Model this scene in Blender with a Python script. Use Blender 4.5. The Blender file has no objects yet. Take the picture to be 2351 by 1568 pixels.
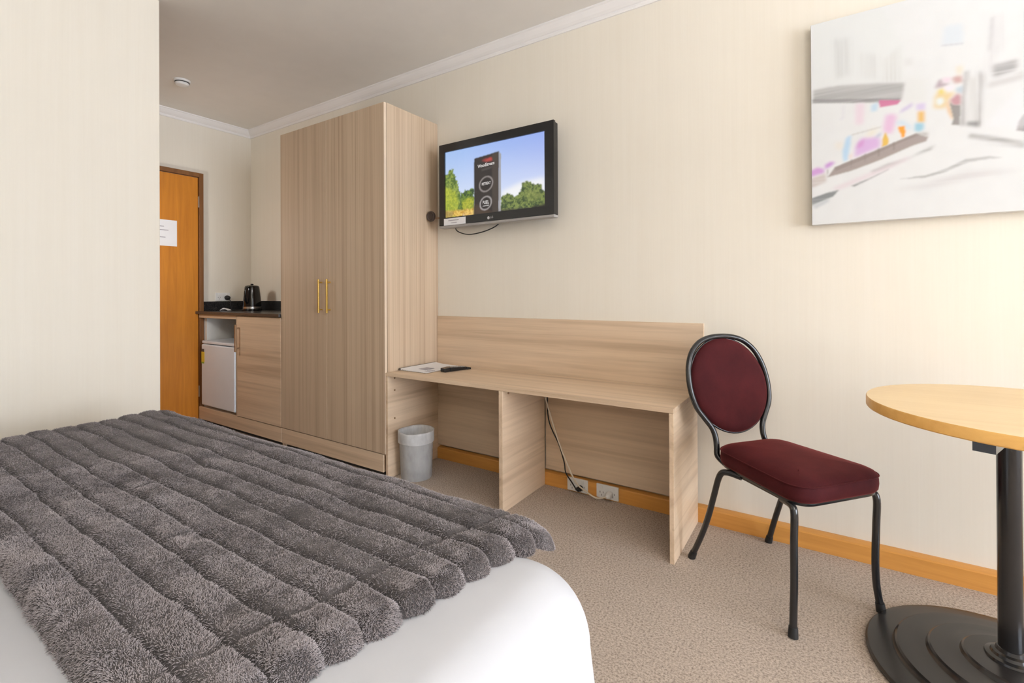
import bpy, bmesh, math, random
import numpy as np
from mathutils import Vector, Matrix

random.seed(7)
RNG = np.random.default_rng(7)
PI = math.pi
SC = bpy.context.scene
COL = SC.collection

# ------------------------------------------------------------------ camera model
FPX, VY = 1094.71, -115.17
YAW, PITCH, ROLL = math.radians(33.2348), math.radians(-.199), math.radians(-.295)
H = 1.04
_f0 = np.array([-math.sin(YAW), math.cos(YAW), 0]); _r0 = np.array([math.cos(YAW), math.sin(YAW), 0]); _u0 = np.array([0, 0, 1.])
_f1 = _f0*math.cos(PITCH) - _u0*math.sin(PITCH); _u1 = _u0*math.cos(PITCH) + _f0*math.sin(PITCH)
_r2 = _r0*math.cos(ROLL) + _u1*math.sin(ROLL); _u2 = -_r0*math.sin(ROLL) + _u1*math.cos(ROLL)
CAM = np.array([0, 0, H])

def bp(u, v, ax, val):
    """point of a real plane (axis ax = val) seen at photo pixel u, v: used to read positions off the wall planes"""
    d = _f1 + _r2*(u-1175.5)/FPX - _u2*(v-784-VY)/FPX
    t = (val-CAM[ax])/d[ax]
    return CAM + d*t

cam_d = bpy.data.cameras.new('camera'); cam = bpy.data.objects.new('camera', cam_d); COL.objects.link(cam)
cam_d.sensor_width = 36; cam_d.lens = FPX*36/2351; cam_d.shift_y = VY/2351; cam_d.clip_start = .02
M = Matrix.Identity(4)
for i in range(3):
    M[i][0] = _r2[i]; M[i][1] = _u2[i]; M[i][2] = -_f1[i]; M[i][3] = CAM[i]
cam.matrix_world = M
SC.camera = cam

# ------------------------------------------------------------------ room constants
W = 2.302          # television wall (y)
XF = -4.312        # entrance door wall (x)
XB = -2.75         # face of the block beside the bed (x)
YB = 1.02          # corridor side of that block (y)
XR = 3.90          # window wall (x)
YH = -1.32         # wall behind the bed head (y)
ZC = 2.5

# ------------------------------------------------------------------ materials
def srgb(h):
    h = h.lstrip('#'); c = [int(h[i:i+2], 16)/255 for i in (0, 2, 4)]
    return tuple(x/12.92 if x <= .04045 else ((x+.055)/1.055)**2.4 for x in c)

class NT:
    def __init__(s, name):
        s.m = bpy.data.materials.new(name); s.m.use_nodes = True
        s.t = s.m.node_tree; s.t.nodes.clear()
        s.out = s.n('ShaderNodeOutputMaterial')
        s.b = s.n('ShaderNodeBsdfPrincipled'); s.l(s.b.outputs[0], s.out.inputs[0])
    def n(s, k, **a):
        x = s.t.nodes.new(k)
        for q, v in a.items(): setattr(x, q, v)
        return x
    def l(s, a, b): s.t.links.new(a, b)
    def set(s, **a):
        for k, v in a.items():
            s.b.inputs[k.replace('_', ' ')].default_value = v
        return s
    def coords(s, scale=(1, 1, 1), kind='Object', rot=(0, 0, 0)):
        tc = s.n('ShaderNodeTexCoord'); mp = s.n('ShaderNodeMapping')
        mp.inputs['Scale'].default_value = scale; mp.inputs['Rotation'].default_value = rot
        s.l(tc.outputs[kind], mp.inputs[0]); return mp.outputs[0]
    def noise(s, vec, scale, detail=3, rough=.5, dist=0):
        x = s.n('ShaderNodeTexNoise'); s.l(vec, x.inputs['Vector'])
        x.inputs['Scale'].default_value = scale; x.inputs['Detail'].default_value = detail
        x.inputs['Roughness'].default_value = rough; x.inputs['Distortion'].default_value = dist
        return x.outputs[0]
    def ramp(s, fac, stops):
        x = s.n('ShaderNodeValToRGB'); s.l(fac, x.inputs[0]); e = x.color_ramp.elements
        while len(e) < len(stops): e.new(.5)
        for i, (p, c) in enumerate(stops):
            e[i].position = p; e[i].color = (*c, 1) if len(c) == 3 else c
        return x.outputs[0]
    def mix(s, fac, a, b, mode='MIX'):
        x = s.n('ShaderNodeMix', data_type='RGBA', blend_type=mode)
        for i, v in ((0, fac), (6, a), (7, b)):
            if hasattr(v, 'links') or hasattr(v, 'is_output'): s.l(v, x.inputs[i])
            elif isinstance(v, (int, float)): x.inputs[i].default_value = v
            else: x.inputs[i].default_value = (*v, 1)
        return x.outputs[2]
    def col(s, sock): s.l(sock, s.b.inputs['Base Color']); return s
    def bump(s, sock, strength=.3, dist=.002):
        x = s.n('ShaderNodeBump'); x.inputs['Strength'].default_value = strength; x.inputs['Distance'].default_value = dist
        s.l(sock, x.inputs['Height']); s.l(x.outputs[0], s.b.inputs['Normal']); return s

def plain(name, c, rough=.5, metal=0, spec=.5, var=.04, **kw):
    m = NT(name); m.set(Roughness=rough, Metallic=metal)
    m.b.inputs['Specular IOR Level'].default_value = spec
    v = m.noise(m.coords(), 9, 2)
    m.col(m.ramp(v, [(.3, tuple(x*(1-var) for x in c)), (.7, tuple(min(1, x*(1+var)) for x in c))]))
    for k, q in kw.items(): m.b.inputs[k.replace('_', ' ')].default_value = q
    return m.m

def wood(name, axis, light, dark, band=11, fine=75, rough=.42, st=.03):
    """laminate with grain running along axis"""
    m = NT(name); m.set(Roughness=rough)
    sc = [1, 1, 1]; sc[axis] = st
    v = m.coords(tuple(sc))
    b1 = m.noise(v, band, 3, .55, .4)
    b2 = m.noise(v, fine, 3, .6, .2)
    b3 = m.noise(v, band*2.6, 2, .5, 1.0)
    c1 = m.ramp(b1, [(.34, dark), (.46, tuple((a+2*b)/3 for a, b in zip(dark, light))), (.62, light)])
    c2 = m.ramp(b2, [(.30, (.87, .855, .835)), (.62, (1, 1, 1))])
    c3 = m.ramp(b3, [(.30, (.85, .825, .795)), (.44, (1, 1, 1))])
    m.col(m.mix(.8, m.mix(.75, c1, c2, 'MULTIPLY'), c3, 'MULTIPLY'))
    m.bump(b2, .05, .0005)
    return m.m

WL, WD = (.76, .585, .415), (.58, .425, .29)
M_wood_v = wood('laminate_vertical_grain_shaded', 2, tuple(x*.80 for x in WL), tuple(x*.84 for x in WD), 30, 120, rough=.62, st=.008)  # same laminate darkened, standing in for shade on the wardrobe front
M_wood_x = wood('laminate_grain_along_x', 0, WL, WD, 10, 70)
M_wood_y = wood('laminate_grain_along_y', 1, WL, WD, 10, 70)
M_edge = plain('laminate_edge_band', (.70, .56, .42), .45)

def wall_mat():
    m = NT('cream_wallpaper'); m.set(Roughness=.75)
    m.b.inputs['Specular IOR Level'].default_value = .25
    v = m.coords((1, 1, .02))
    s1 = m.noise(v, 130, 2, .6); s2 = m.noise(v, 28, 2, .5)
    a = m.ramp(s1, [(.35, (.804, .746, .645)), (.65, (.814, .757, .656))])
    b = m.ramp(s2, [(.3, (.985, .98, .97)), (.7, (1, 1, 1))])
    m.col(m.mix(1, a, b, 'MULTIPLY'))
    m.bump(m.noise(m.coords((1, 1, .15)), 240, 3), .12, .001)
    return m.m
M_wall = wall_mat()
M_ceil = plain('ceiling_paint', (.80, .765, .715), .85, spec=.2, var=.012)
M_cornice = plain('cornice_paint', (.83, .80, .78), .6, var=.01)

def carpet_mat():
    m = NT('taupe_flecked_carpet'); m.set(Roughness=.95)
    m.b.inputs['Specular IOR Level'].default_value = .1
    v = m.coords()
    f = m.noise(v, 150, 4, .75); g = m.noise(v, 420, 2, .7); h = m.noise(v, 3.5, 3, .5)
    a = m.ramp(f, [(.36, (.285, .225, .180)), (.5, (.54, .445, .365)), (.62, (.68, .57, .475))])
    b = m.ramp(g, [(.3, (.74, .73, .72)), (.6, (1, 1, 1))])
    c = m.ramp(h, [(.3, (.93, .93, .93)), (.7, (1, 1, 1))])
    m.col(m.mix(1, m.mix(.8, a, b, 'MULTIPLY'), c, 'MULTIPLY'))
    m.bump(m.mix(.5, f, g), .7, .004)
    return m.m
M_carpet = carpet_mat()

def timber(name, light, dark, axis, rough=.35):
    m = NT(name); m.set(Roughness=rough)
    sc = [1, 1, 1]; sc[axis] = .05
    b = m.noise(m.coords(tuple(sc)), 30, 4, .6, .8)
    c = m.noise(m.coords((1, 1, 1)), 3, 2, .5)
    k = m.ramp(b, [(.3, dark), (.68, light)])
    m.col(m.mix(.5, k, m.ramp(c, [(.3, (.82, .78, .74)), (.7, (1, 1, 1))]), 'MULTIPLY'))
    return m.m
M_skirt = timber('varnished_skirting', (.76, .365, .088), (.64, .285, .062), 0)
M_door = timber('orange_stained_door', (.70, .26, .018), (.55, .185, .009), 2, .4)
M_dframe = timber('dark_door_frame', (.26, .11, .03), (.18, .07, .018), 2, .4)
M_lip = timber('table_lipping', (.90, .53, .16), (.80, .43, .115), 0)
M_top = timber('pale_beech_top', (.83, .62, .345), (.77, .555, .29), 0, .38)

M_black = plain('black_painted_steel', (.012, .012, .013), .20, spec=.65)
M_base = plain('black_cast_base', (.020, .018, .017), .24, spec=.6)
M_rubber = plain('black_rubber', (.010, .010, .010), .55)
M_plastic = plain('gloss_black_plastic', (.008, .008, .009), .14, spec=.6)
M_kettle = plain('kettle_black', (.006, .006, .007), .08, spec=.6)
M_steel = plain('brushed_steel', (.62, .61, .60), .28, metal=1)
M_brass = plain('brass', (.72, .47, .12), .32, metal=.85)
M_bronze = plain('bronze_handle', (.33, .21, .12), .4, metal=.4)
M_white = plain('white_plastic', (.80, .79, .77), .35)
M_fridge = plain('fridge_enamel', (.80, .86, .93), .3, var=.01)
M_paper = plain('white_paper', (.86, .85, .86), .8, var=.01)
M_ink = plain('grey_ink', (.42, .39, .42), .8)
M_niche = plain('white_board', (.80, .78, .73), .6, var=.015)
M_gap_shade = plain('recess_shade', (.03, .024, .02), .8)  # near-black colour in place of the shade inside gaps and slots
M_grey = plain('grey_tv_trim', (.34, .32, .30), .35)
M_cover = plain('dark_brown_cover', (.06, .042, .03), .5)
M_cream_cord = plain('cream_cord', (.66, .57, .45), .5)
M_white_cord = plain('white_cord', (.78, .76, .72), .45)
M_yellow = plain('yellow_label', (.82, .62, .06), .6)
M_green = plain('green_label', (.30, .45, .05), .6)
M_label = plain('dark_label', (.10, .08, .07), .6)

def granite():
    m = NT('dark_speckled_counter'); m.set(Roughness=.22)
    f = m.noise(m.coords(), 160, 3, .7)
    m.col(m.ramp(f, [(.38, (.012, .012, .014)), (.58, (.028, .027, .028)), (.70, (.10, .085, .072))]))
    return m.m
M_granite = granite()
def granite_edge():
    m = NT('brown_counter_edge'); m.set(Roughness=.35)
    f = m.noise(m.coords(), 120, 3, .7)
    m.col(m.ramp(f, [(.35, (.035, .025, .02)), (.7, (.12, .085, .06))]))
    return m.m
M_granite_e = granite_edge()

def velvet():
    m = NT('burgundy_velvet'); m.set(Roughness=.8)
    m.b.inputs['Specular IOR Level'].default_value = .15
    m.b.inputs['Sheen Weight'].default_value = .3
    m.b.inputs['Sheen Roughness'].default_value = .4
    m.b.inputs['Sheen Tint'].default_value = (.80, .16, .14, 1)
    v = m.noise(m.coords(), 10, 4, .6); w = m.noise(m.coords(), 260, 2, .6)
    m.col(m.mix(.5, m.ramp(v, [(.3, (.042, .0055, .0075)), (.7, (.070, .0095, .0115))]), m.ramp(w, [(.3, (.75, .75, .75)), (.7, (1, 1, 1))]), 'MULTIPLY'))
    m.bump(w, .15, .001)
    return m.m
M_velvet = velvet()

def linen():
    m = NT('white_cotton'); m.set(Roughness=.85)
    m.b.inputs['Specular IOR Level'].default_value = .15
    v = m.noise(m.coords(), 4, 3)
    m.col(m.ramp(v, [(.3, (.525, .527, .545)), (.7, (.56, .562, .58))]))
    m.bump(m.noise(m.coords(), 7, 3, .5), .25, .01)
    return m.m
M_linen = linen()

def fur_mat(name, k=1.0):
    m = NT(name); m.set(Roughness=.8)
    m.b.inputs['Specular IOR Level'].default_value = .12
    m.b.inputs['Sheen Weight'].default_value = .25
    m.b.inputs['Sheen Tint'].default_value = (.9, .82, .8, 1)
    v = m.noise(m.coords(), 16, 4, .65)
    m.col(m.ramp(v, [(.3, tuple(k*x for x in (.155, .138, .136))), (.7, tuple(k*x for x in (.235, .210, .206)))]))
    m.bump(m.noise(m.coords(), 300, 3, .7), .5, .004)
    return m.m
M_fur = fur_mat('grey_faux_fur', .45)

def hair_mat():
    m = NT('grey_faux_fur_pile'); m.set(Roughness=.75)
    m.b.inputs['Specular IOR Level'].default_value = .2
    v = m.noise(m.coords(), 16, 4, .65)
    c = m.ramp(v, [(.3, (.44, .395, .395)), (.7, (.60, .542, .542))])
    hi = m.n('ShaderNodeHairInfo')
    m.col(m.mix(1, c, m.ramp(hi.outputs['Intercept'], [(.12, (.13, .125, .125)), (.6, (.48, .47, .47)), (.97, (1, 1, 1))]), 'MULTIPLY'))  # roots darkened in the colour, as shade deep in the pile
    return m.m
M_hair = hair_mat()

def film(name, c, alpha, rough):
    m = NT(name); m.set(Roughness=rough); m.b.inputs['Base Color'].default_value = (*c, 1)
    v = m.noise(m.coords((1, 1, .4)), 26, 3, .6)
    r = m.ramp(v, [(.3, (alpha*.8,)*3), (.7, (min(1, alpha*1.2),)*3)])
    tr = m.n('ShaderNodeBsdfTransparent'); tr.inputs[0].default_value = (.96, .96, .96, 1)
    tl = m.n('ShaderNodeBsdfTranslucent'); tl.inputs[0].default_value = (*c, 1)
    mx = m.n('ShaderNodeMixShader'); mx.inputs[0].default_value = .35
    m.l(m.b.outputs[0], mx.inputs[1]); m.l(tl.outputs[0], mx.inputs[2])
    mm = m.n('ShaderNodeMixShader'); m.l(r, mm.inputs[0]); m.l(tr.outputs[0], mm.inputs[1]); m.l(mx.outputs[0], mm.inputs[2])
    m.l(mm.outputs[0], m.out.inputs[0])
    return m.m
M_bin = film('frosted_clear_plastic', (.80, .80, .80), .42, .2)
M_bag = film('white_bin_liner_film', (.90, .90, .90), .80, .35)

def glass():
    m = NT('window_glass')
    tr = m.n('ShaderNodeBsdfTransparent'); gl = m.n('ShaderNodeBsdfGlossy'); gl.inputs['Roughness'].default_value = .02
    fr = m.n('ShaderNodeFresnel'); fr.inputs[0].default_value = 1.45
    mx = m.n('ShaderNodeMixShader'); m.l(fr.outputs[0], mx.inputs[0]); m.l(tr.outputs[0], mx.inputs[1]); m.l(gl.outputs[0], mx.inputs[2])
    m.l(mx.outputs[0], m.out.inputs[0]); return m.m
M_glass = glass()

def attr_mat(name, emit=None, rough=.6):
    m = NT(name); a = m.n('ShaderNodeAttribute', attribute_name='paint')
    if emit:
        m.set(Roughness=.12); m.b.inputs['Base Color'].default_value = (.01, .01, .01, 1)
        m.l(a.outputs[0], m.b.inputs['Emission Color']); m.b.inputs['Emission Strength'].default_value = emit
    else:
        m.set(Roughness=rough); m.col(a.outputs[0])
        w = m.noise(m.coords((1, 1, 1)), 700, 2); m.bump(w, .15, .0006)
    return m.m

def emit_mat(name, c, s):
    m = NT(name); m.set(Roughness=.15); m.b.inputs['Base Color'].default_value = (.01, .01, .01, 1)
    m.b.inputs['Emission Color'].default_value = (*c, 1); m.b.inputs['Emission Strength'].default_value = s
    return m.m

# ------------------------------------------------------------------ object helpers
def thing(name, label, cat, loc=(0, 0, 0), rotz=0, group=None):
    o = bpy.data.objects.new(name, None); COL.objects.link(o)
    o.location = loc; o.rotation_euler = (0, 0, rotz); o['label'] = label; o['category'] = cat
    o.empty_display_size = .05
    if group: o['group'] = group
    return o
def tag(o, label, cat, group=None):
    o['label'] = label; o['category'] = cat
    if group: o['group'] = group
    return o

def finish(name, bm, mat, parent=None, smooth=False, bevel=0, seg=2, loc=None, angle=35, subsurf=0):
    me = bpy.data.meshes.new(name)
    bmesh.ops.recalc_face_normals(bm, faces=bm.faces[:])
    bm.to_mesh(me); bm.free()
    o = bpy.data.objects.new(name, me); COL.objects.link(o)
    for m in (mat if isinstance(mat, (list, tuple)) else [mat]): me.materials.append(m)
    if parent: o.parent = parent
    if loc: o.location = loc
    if bevel:
        b = o.modifiers.new('bevel', 'BEVEL'); b.width = bevel; b.segments = seg; b.limit_method = 'ANGLE'; b.angle_limit = math.radians(30)
    if subsurf:
        s = o.modifiers.new('subsurf', 'SUBSURF'); s.levels = subsurf; s.render_levels = subsurf
    if smooth:
        for p in me.polygons: p.use_smooth = True
        if angle:
            me.set_sharp_from_angle(angle=math.radians(angle))
    return o

def add_box(bm, x0, x1, y0, y1, z0, z1, mi=0):
    vs = [bm.verts.new(p) for p in ((x0, y0, z0), (x1, y0, z0), (x1, y1, z0), (x0, y1, z0), (x0, y0, z1), (x1, y0, z1), (x1, y1, z1), (x0, y1, z1))]
    for f in ((0, 3, 2, 1), (4, 5, 6, 7), (0, 1, 5, 4), (1, 2, 6, 5), (2, 3, 7, 6), (3, 0, 4, 7)):
        q = bm.faces.new([vs[i] for i in f]); q.material_index = mi

def box(name, b, mat, parent=None, bevel=.0015, off=(0, 0, 0)):
    bm = bmesh.new(); add_box(bm, b[0]-off[0], b[1]-off[0], b[2]-off[1], b[3]-off[1], b[4]-off[2], b[5]-off[2])
    return finish(name, bm, mat, parent, bevel=bevel)

def catmull(pts, n=8, closed=False):
    P = [np.array(p, float) for p in pts]; out = []
    N = len(P)
    rng = range(N if closed else N-1)
    for i in rng:
        p0 = P[(i-1) % N] if closed or i > 0 else 2*P[0]-P[1]
        p1 = P[i]; p2 = P[(i+1) % N]
        p3 = P[(i+2) % N] if closed or i+2 < N else 2*P[-1]-P[-2]
        for k in range(n):
            t = k/n
            out.append(.5*((2*p1)+(-p0+p2)*t+(2*p0-5*p1+4*p2-p3)*t*t+(-p0+3*p1-3*p2+p3)*t**3))
    if not closed: out.append(P[-1])
    return out

def add_tube(bm, pts, r, seg=12, closed=False, caps=True, mi=0):
    P = [np.array(p, float) for p in pts]; n = len(P)
    rs = r if hasattr(r, '__len__') else [r]*n
    T = []
    for i in range(n):
        a = P[(i-1) % n] if closed or i > 0 else P[i]; b = P[(i+1) % n] if closed or i < n-1 else P[i]
        t = b-a; T.append(t/(np.linalg.norm(t)+1e-12))
    ref = np.array([0, 0, 1.]) if abs(T[0][2]) < .9 else np.array([1., 0, 0])
    u = np.cross(T[0], ref); u /= np.linalg.norm(u)
    rings = []
    for i in range(n):
        u = u - T[i]*np.dot(u, T[i]); u /= np.linalg.norm(u)+1e-12
        v = np.cross(T[i], u)
        rings.append([bm.verts.new(P[i]+rs[i]*(math.cos(2*PI*k/seg)*u+math.sin(2*PI*k/seg)*v)) for k in range(seg)])
    for i in range(n if closed else n-1):
        a, b = rings[i], rings[(i+1) % n]
        for k in range(seg):
            f = bm.faces.new((a[k], a[(k+1) % seg], b[(k+1) % seg], b[k])); f.material_index = mi
    if caps and not closed:
        bm.faces.new(rings[0][::-1]).material_index = mi; bm.faces.new(rings[-1]).material_index = mi

def tube(name, pts, r, mat, parent=None, seg=12, closed=False):
    bm = bmesh.new(); add_tube(bm, pts, r, seg, closed)
    return finish(name, bm, mat, parent, smooth=True, angle=50)

def add_lathe(bm, prof, c=(0, 0), seg=48, closed=True, mi=0):
    rings = []
    for r, z in prof:
        if r < 1e-6: rings.append([bm.verts.new((c[0], c[1], z))])
        else: rings.append([bm.verts.new((c[0]+r*math.cos(2*PI*k/seg), c[1]+r*math.sin(2*PI*k/seg), z)) for k in range(seg)])
    for a, b in zip(rings, rings[1:]):
        for k in range(seg):
            k2 = (k+1) % seg
            if len(a) == 1 and len(b) == 1: continue
            if len(a) == 1: f = bm.faces.new((a[0], b[k], b[k2]))
            elif len(b) == 1: f = bm.faces.new((a[k], a[k2], b[0]))
            else: f = bm.faces.new((a[k], a[k2], b[k2], b[k]))
            f.material_index = mi

def lathe(name, prof, mat, parent=None, c=(0, 0), seg=48, angle=35):
    bm = bmesh.new(); add_lathe(bm, prof, c, seg)
    return finish(name, bm, mat, parent, smooth=True, angle=angle)

def struct(o):
    o['kind'] = 'structure'; return o

def prism_x(name, prof, x0, x1, mat, parent=None, axis=0):
    """extrude a (depth, z) profile along x (axis 0) or y (axis 1)"""
    bm = bmesh.new()
    def P(t, d, z): return (t, d, z) if axis == 0 else (d, t, z)
    a = [bm.verts.new(P(x0, d, z)) for d, z in prof]; b = [bm.verts.new(P(x1, d, z)) for d, z in prof]
    n = len(prof)
    for i in range(n): bm.faces.new((a[i], a[(i+1) % n], b[(i+1) % n], b[i]))
    bm.faces.new(a); bm.faces.new(b[::-1])
    return finish(name, bm, mat, parent)

# ------------------------------------------------------------------ the room
struct(box('floor', (XF-.15, XR+.15, YH-.15, W+.15, -.12, 0), M_carpet, bevel=0))
struct(box('ceiling', (XF-.15, XR+.15, YH-.15, W+.15, ZC, ZC+.12), M_ceil, bevel=0))
struct(box('wall_back', (XF-.15, XR+.15, W, W+.15, 0, ZC), M_wall, bevel=0))
struct(box('wall_entrance', (XF-.15, XF, YB-.2, W, 0, ZC), M_wall, bevel=0))
struct(box('wall_left', (XF-.15, XB, YH, YB, 0, ZC), M_wall, bevel=.004))
struct(box('wall_front', (XF-.15, XR+.15, YH-.15, YH, 0, ZC), M_wall, bevel=0))
# window wall with its opening
WY0, WY1, WZ0, WZ1 = -.75, 2.12, .06, 2.26
bm = bmesh.new()
add_box(bm, XR, XR+.15, YH, WY0, 0, ZC); add_box(bm, XR, XR+.15, WY1, W, 0, ZC)
add_box(bm, XR, XR+.15, WY0, WY1, 0, WZ0); add_box(bm, XR, XR+.15, WY0, WY1, WZ1, ZC)
struct(finish('wall_right', bm, M_wall))
win = bpy.data.objects.new('window_1', None); COL.objects.link(win); win['kind'] = 'structure'
bm = bmesh.new(); fw = .05
for (a, b, c, d) in ((WY0, WY1, WZ0, WZ0+fw), (WY0, WY1, WZ1-fw, WZ1), (WY0, WY0+fw, WZ0+fw, WZ1-fw), (WY1-fw, WY1, WZ0+fw, WZ1-fw), (.66, .71, WZ0+fw, WZ1-fw)):
    add_box(bm, XR+.06, XR+.10, a, b, c, d)
finish('window_frame', bm, M_white, win)
bm = bmesh.new(); add_box(bm, XR+.078, XR+.082, WY0+fw, .66, WZ0+fw, WZ1-fw); add_box(bm, XR+.078, XR+.082, .71, WY1-fw, WZ0+fw, WZ1-fw)
finish('window_glass', bm, M_glass, win)
box('window_sill', (XR-.02, XR+.06, WY0-.03, WY1+.03, WZ0-.02, WZ0), M_white, win)

# cornices: stepped plaster profile (d = distance out from the wall)
def corn(sign, base):
    p = [(0, ZC), (.052, ZC), (.052, ZC-.008), (.046, ZC-.011), (.040, ZC-.020), (.028, ZC-.034), (.017, ZC-.043), (.012, ZC-.045), (.012, ZC-.054), (.008, ZC-.062), (0, ZC-.062)]
    return [(base+sign*d, z) for d, z in p]
struct(prism_x('trim_1', corn(-1, W), XF, XR, M_cornice))
struct(prism_x('trim_2', corn(1, XF), YB, W, M_cornice, axis=1))
struct(prism_x('trim_3', corn(-1, XR), YH, W, M_cornice, axis=1))
struct(prism_x('trim_4', corn(1, YH), XB, XR, M_cornice))
# skirting boards
def skirt(s, base): return [(base, 0), (base+s*.037, 0), (base+s*.037, .062), (base+s*.033, .067), (base+s*.012, .0715), (base, .0715)]
struct(prism_x('baseboard_back', skirt(-1, W), -2.054, XR, M_skirt))
struct(prism_x('baseboard_right', skirt(-1, XR), YH, WY0-.04, M_skirt, axis=1))
struct(prism_x('baseboard_left', skirt(1, XB), YH, YB, M_skirt, axis=1))

# entrance door
door = bpy.data.objects.new('door_1', None); COL.objects.link(door); door['kind'] = 'structure'
box('door_leaf', (XF+.002, XF+.018, 1.032, 1.860, .012, 1.998), M_door, door, .002)
bm = bmesh.new()
add_box(bm, XF, XF+.034, 1.864, 1.895, 0, 2.036); add_box(bm, XF, XF+.034, YB+.001, 1.028, 0, 2.036); add_box(bm, XF, XF+.034, 1.028, 1.864, 2.002, 2.036)
finish('door_frame', bm, M_dframe, door, bevel=.002)
for z in (1.80, .25):
    bm = bmesh.new(); add_tube(bm, [(XF+.024, 1.862, z-.045), (XF+.024, 1.862, z+.045)], .006, 10)
    finish('door_hinge', bm, M_steel, door, smooth=True)
bm = bmesh.new()
add_tube(bm, [(XF+.018, 1.10, 1.02), (XF+.06, 1.10, 1.02)], .011, 12); add_tube(bm, [(XF+.06, 1.10, 1.02), (XF+.062, 1.22, 1.02)], .010, 12)
add_lathe(bm, [(0, 0), (.02, 0), (.02, .002), (0, .002)], (0, 0), 8)
finish('door_handle', bm, M_steel, door, smooth=True)

# notice on the door
nt = thing('door_notice', 'white paper notice fixed to the orange entrance door', 'notice', (XF+.018, 1.558, 1.42))
box('sheet', (0, .0012, -.149, .149, .002, .206), M_paper, nt, 0)
bm = bmesh.new()
for i, (y0, y1) in enumerate(((-.10, .06), (-.11, .09), (-.11, .02), (-.11, .07))):
    add_box(bm, .0012, .0016, y0, y1, .150-i*.028, .156-i*.028)
finish('print', bm, M_ink, nt)

# smoke detector
sd = thing('smoke_detector', 'small round white smoke detector on the ceiling', 'smoke detector', (-3.655, 1.487, ZC))
lathe('base', [(0, 0), (.050, 0), (.050, -.008), (.047, -.012), (0, -.012)], M_white, sd)
lathe('cap', [(.040, -.012), (.042, -.022), (.036, -.032), (.020, -.037), (0, -.037)], M_white, sd)
lathe('sensor_grille', [(.0425, -.014), (.0432, -.014), (.0432, -.019), (.0425, -.019)], M_gap_shade, sd)

# ------------------------------------------------------------------ wardrobe
YF = W-.448
wr = thing('wardrobe', 'tall two-door wardrobe in pale wood-grain laminate beside the television', 'wardrobe', (-2.586, 2.08, 0))
of = (-2.586, 2.08, 0)
T = .018; X0, X1, ZW = -3.098, -2.074, 2.126
box('side_panel', (X1-T, X1, YF+.021, W-.001, 0, ZW), M_wood_v, wr, off=of)
box('side_panel', (X0, X0+T, YF+.021, W-.001, 0, ZW), M_wood_v, wr, off=of)
box('top_panel', (X0+T, X1-T, YF+.021, W-.001, ZW-T, ZW-.0005), M_wood_x, wr, off=of)
box('back_panel', (X0+T, X1-T, W-.012, W-.003, .10, ZW-T), M_wood_v, wr, off=of)
box('base_shelf', (X0+T, X1-T, YF+.024, W-.013, .115, .131), M_wood_x, wr, off=of)
box('plinth', (X0, X1-T-.001, YF+.003, YF+.0205, .028, .128), M_wood_x, wr, off=of)
box('plinth_foot_shaded', (X0+T+.002, X1-T-.004, YF+.030, YF+.045, 0, .11), M_gap_shade, wr, off=of)  # set-back strip coloured near-black as the shade under the plinth
def wdoor(x0, x1, hx):
    d = box('door', (x0, x1, YF, YF+T, .134, ZW-.002), M_wood_v, wr, off=of)
    eb = box('edge_band', (x1, x1+.0012, YF+.0005, YF+T-.0005, .134, ZW-.002), M_edge, d, bevel=0, off=of)
    bm = bmesh.new()
    z0, z1 = .922, 1.132
    add_box(bm, hx-.0055-of[0], hx+.0055-of[0], YF-.030-of[1], YF-.022-of[1], z0, z1)
    for z in (z0+.02, z1-.02): add_tube(bm, [(hx-of[0], YF-.024-of[1], z), (hx-of[0], YF-of[1], z)], .0045, 10)
    finish('handle', bm, M_brass, d, bevel=.001)
    return d
wdoor(X0, -2.6015, -2.643)
wdoor(-2.5985, X1-.0012, -2.560)

# ------------------------------------------------------------------ kitchenette
KX0, KX1 = -4.300, -3.1
kc = thing('kitchenette_cabinet', 'low wood-grain cabinet with open fridge bay left of the wardrobe', 'cabinet', (-3.7, 2.08, 0))
of = (-3.7, 2.08, 0); ZK = .882
box('plinth', (XF+.035, KX1-.001, YF+.002, YF+.02, .03, .128), M_wood_x, kc, off=of)
box('plinth_foot_shaded', (XF+.04, KX1-.004, YF+.03, YF+.045, 0, .11), M_gap_shade, kc, off=of)  # dark strip painting in the shadow gap below the cabinet
box('side_panel', (KX0, KX0+.062, YF+.045, W-.002, 0, ZK), M_niche, kc, off=of)
box('side_panel', (KX1-T, KX1-.0005, YF+.021, W-.002, 0, ZK), M_wood_y, kc, off=of)
box('divider', (-3.692, -3.674, YF+.002, W-.002, .13, ZK), M_wood_v, kc, off=of)
box('back_panel', (KX0+.062, KX1-T, W-.014, W-.003, .13, ZK), M_niche, kc, off=of)
box('fridge_shelf', (KX0+.062, -3.692, YF+.004, W-.014, .112, .1295), M_wood_x, kc, off=of)
box('top_rail', (XF+.036, -3.692, YF+.003, YF+.02, .852, ZK), M_wood_x, kc, off=of)
kd = box('door', (-3.6725, KX1-.002, YF-.0005, YF+.0175, .134, ZK-.003), M_wood_x, kc, off=of)
bm = bmesh.new(); hx = -3.640
add_box(bm, hx-.008-of[0], hx+.008-of[0], YF-.034-of[1], YF-.022-of[1], .615, .815)
for z in (.64, .79): add_tube(bm, [(hx-of[0], YF-.024-of[1], z), (hx-of[0], YF-of[1], z)], .0045, 10)
finish('handle', bm, M_bronze, kd, bevel=.001)

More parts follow.
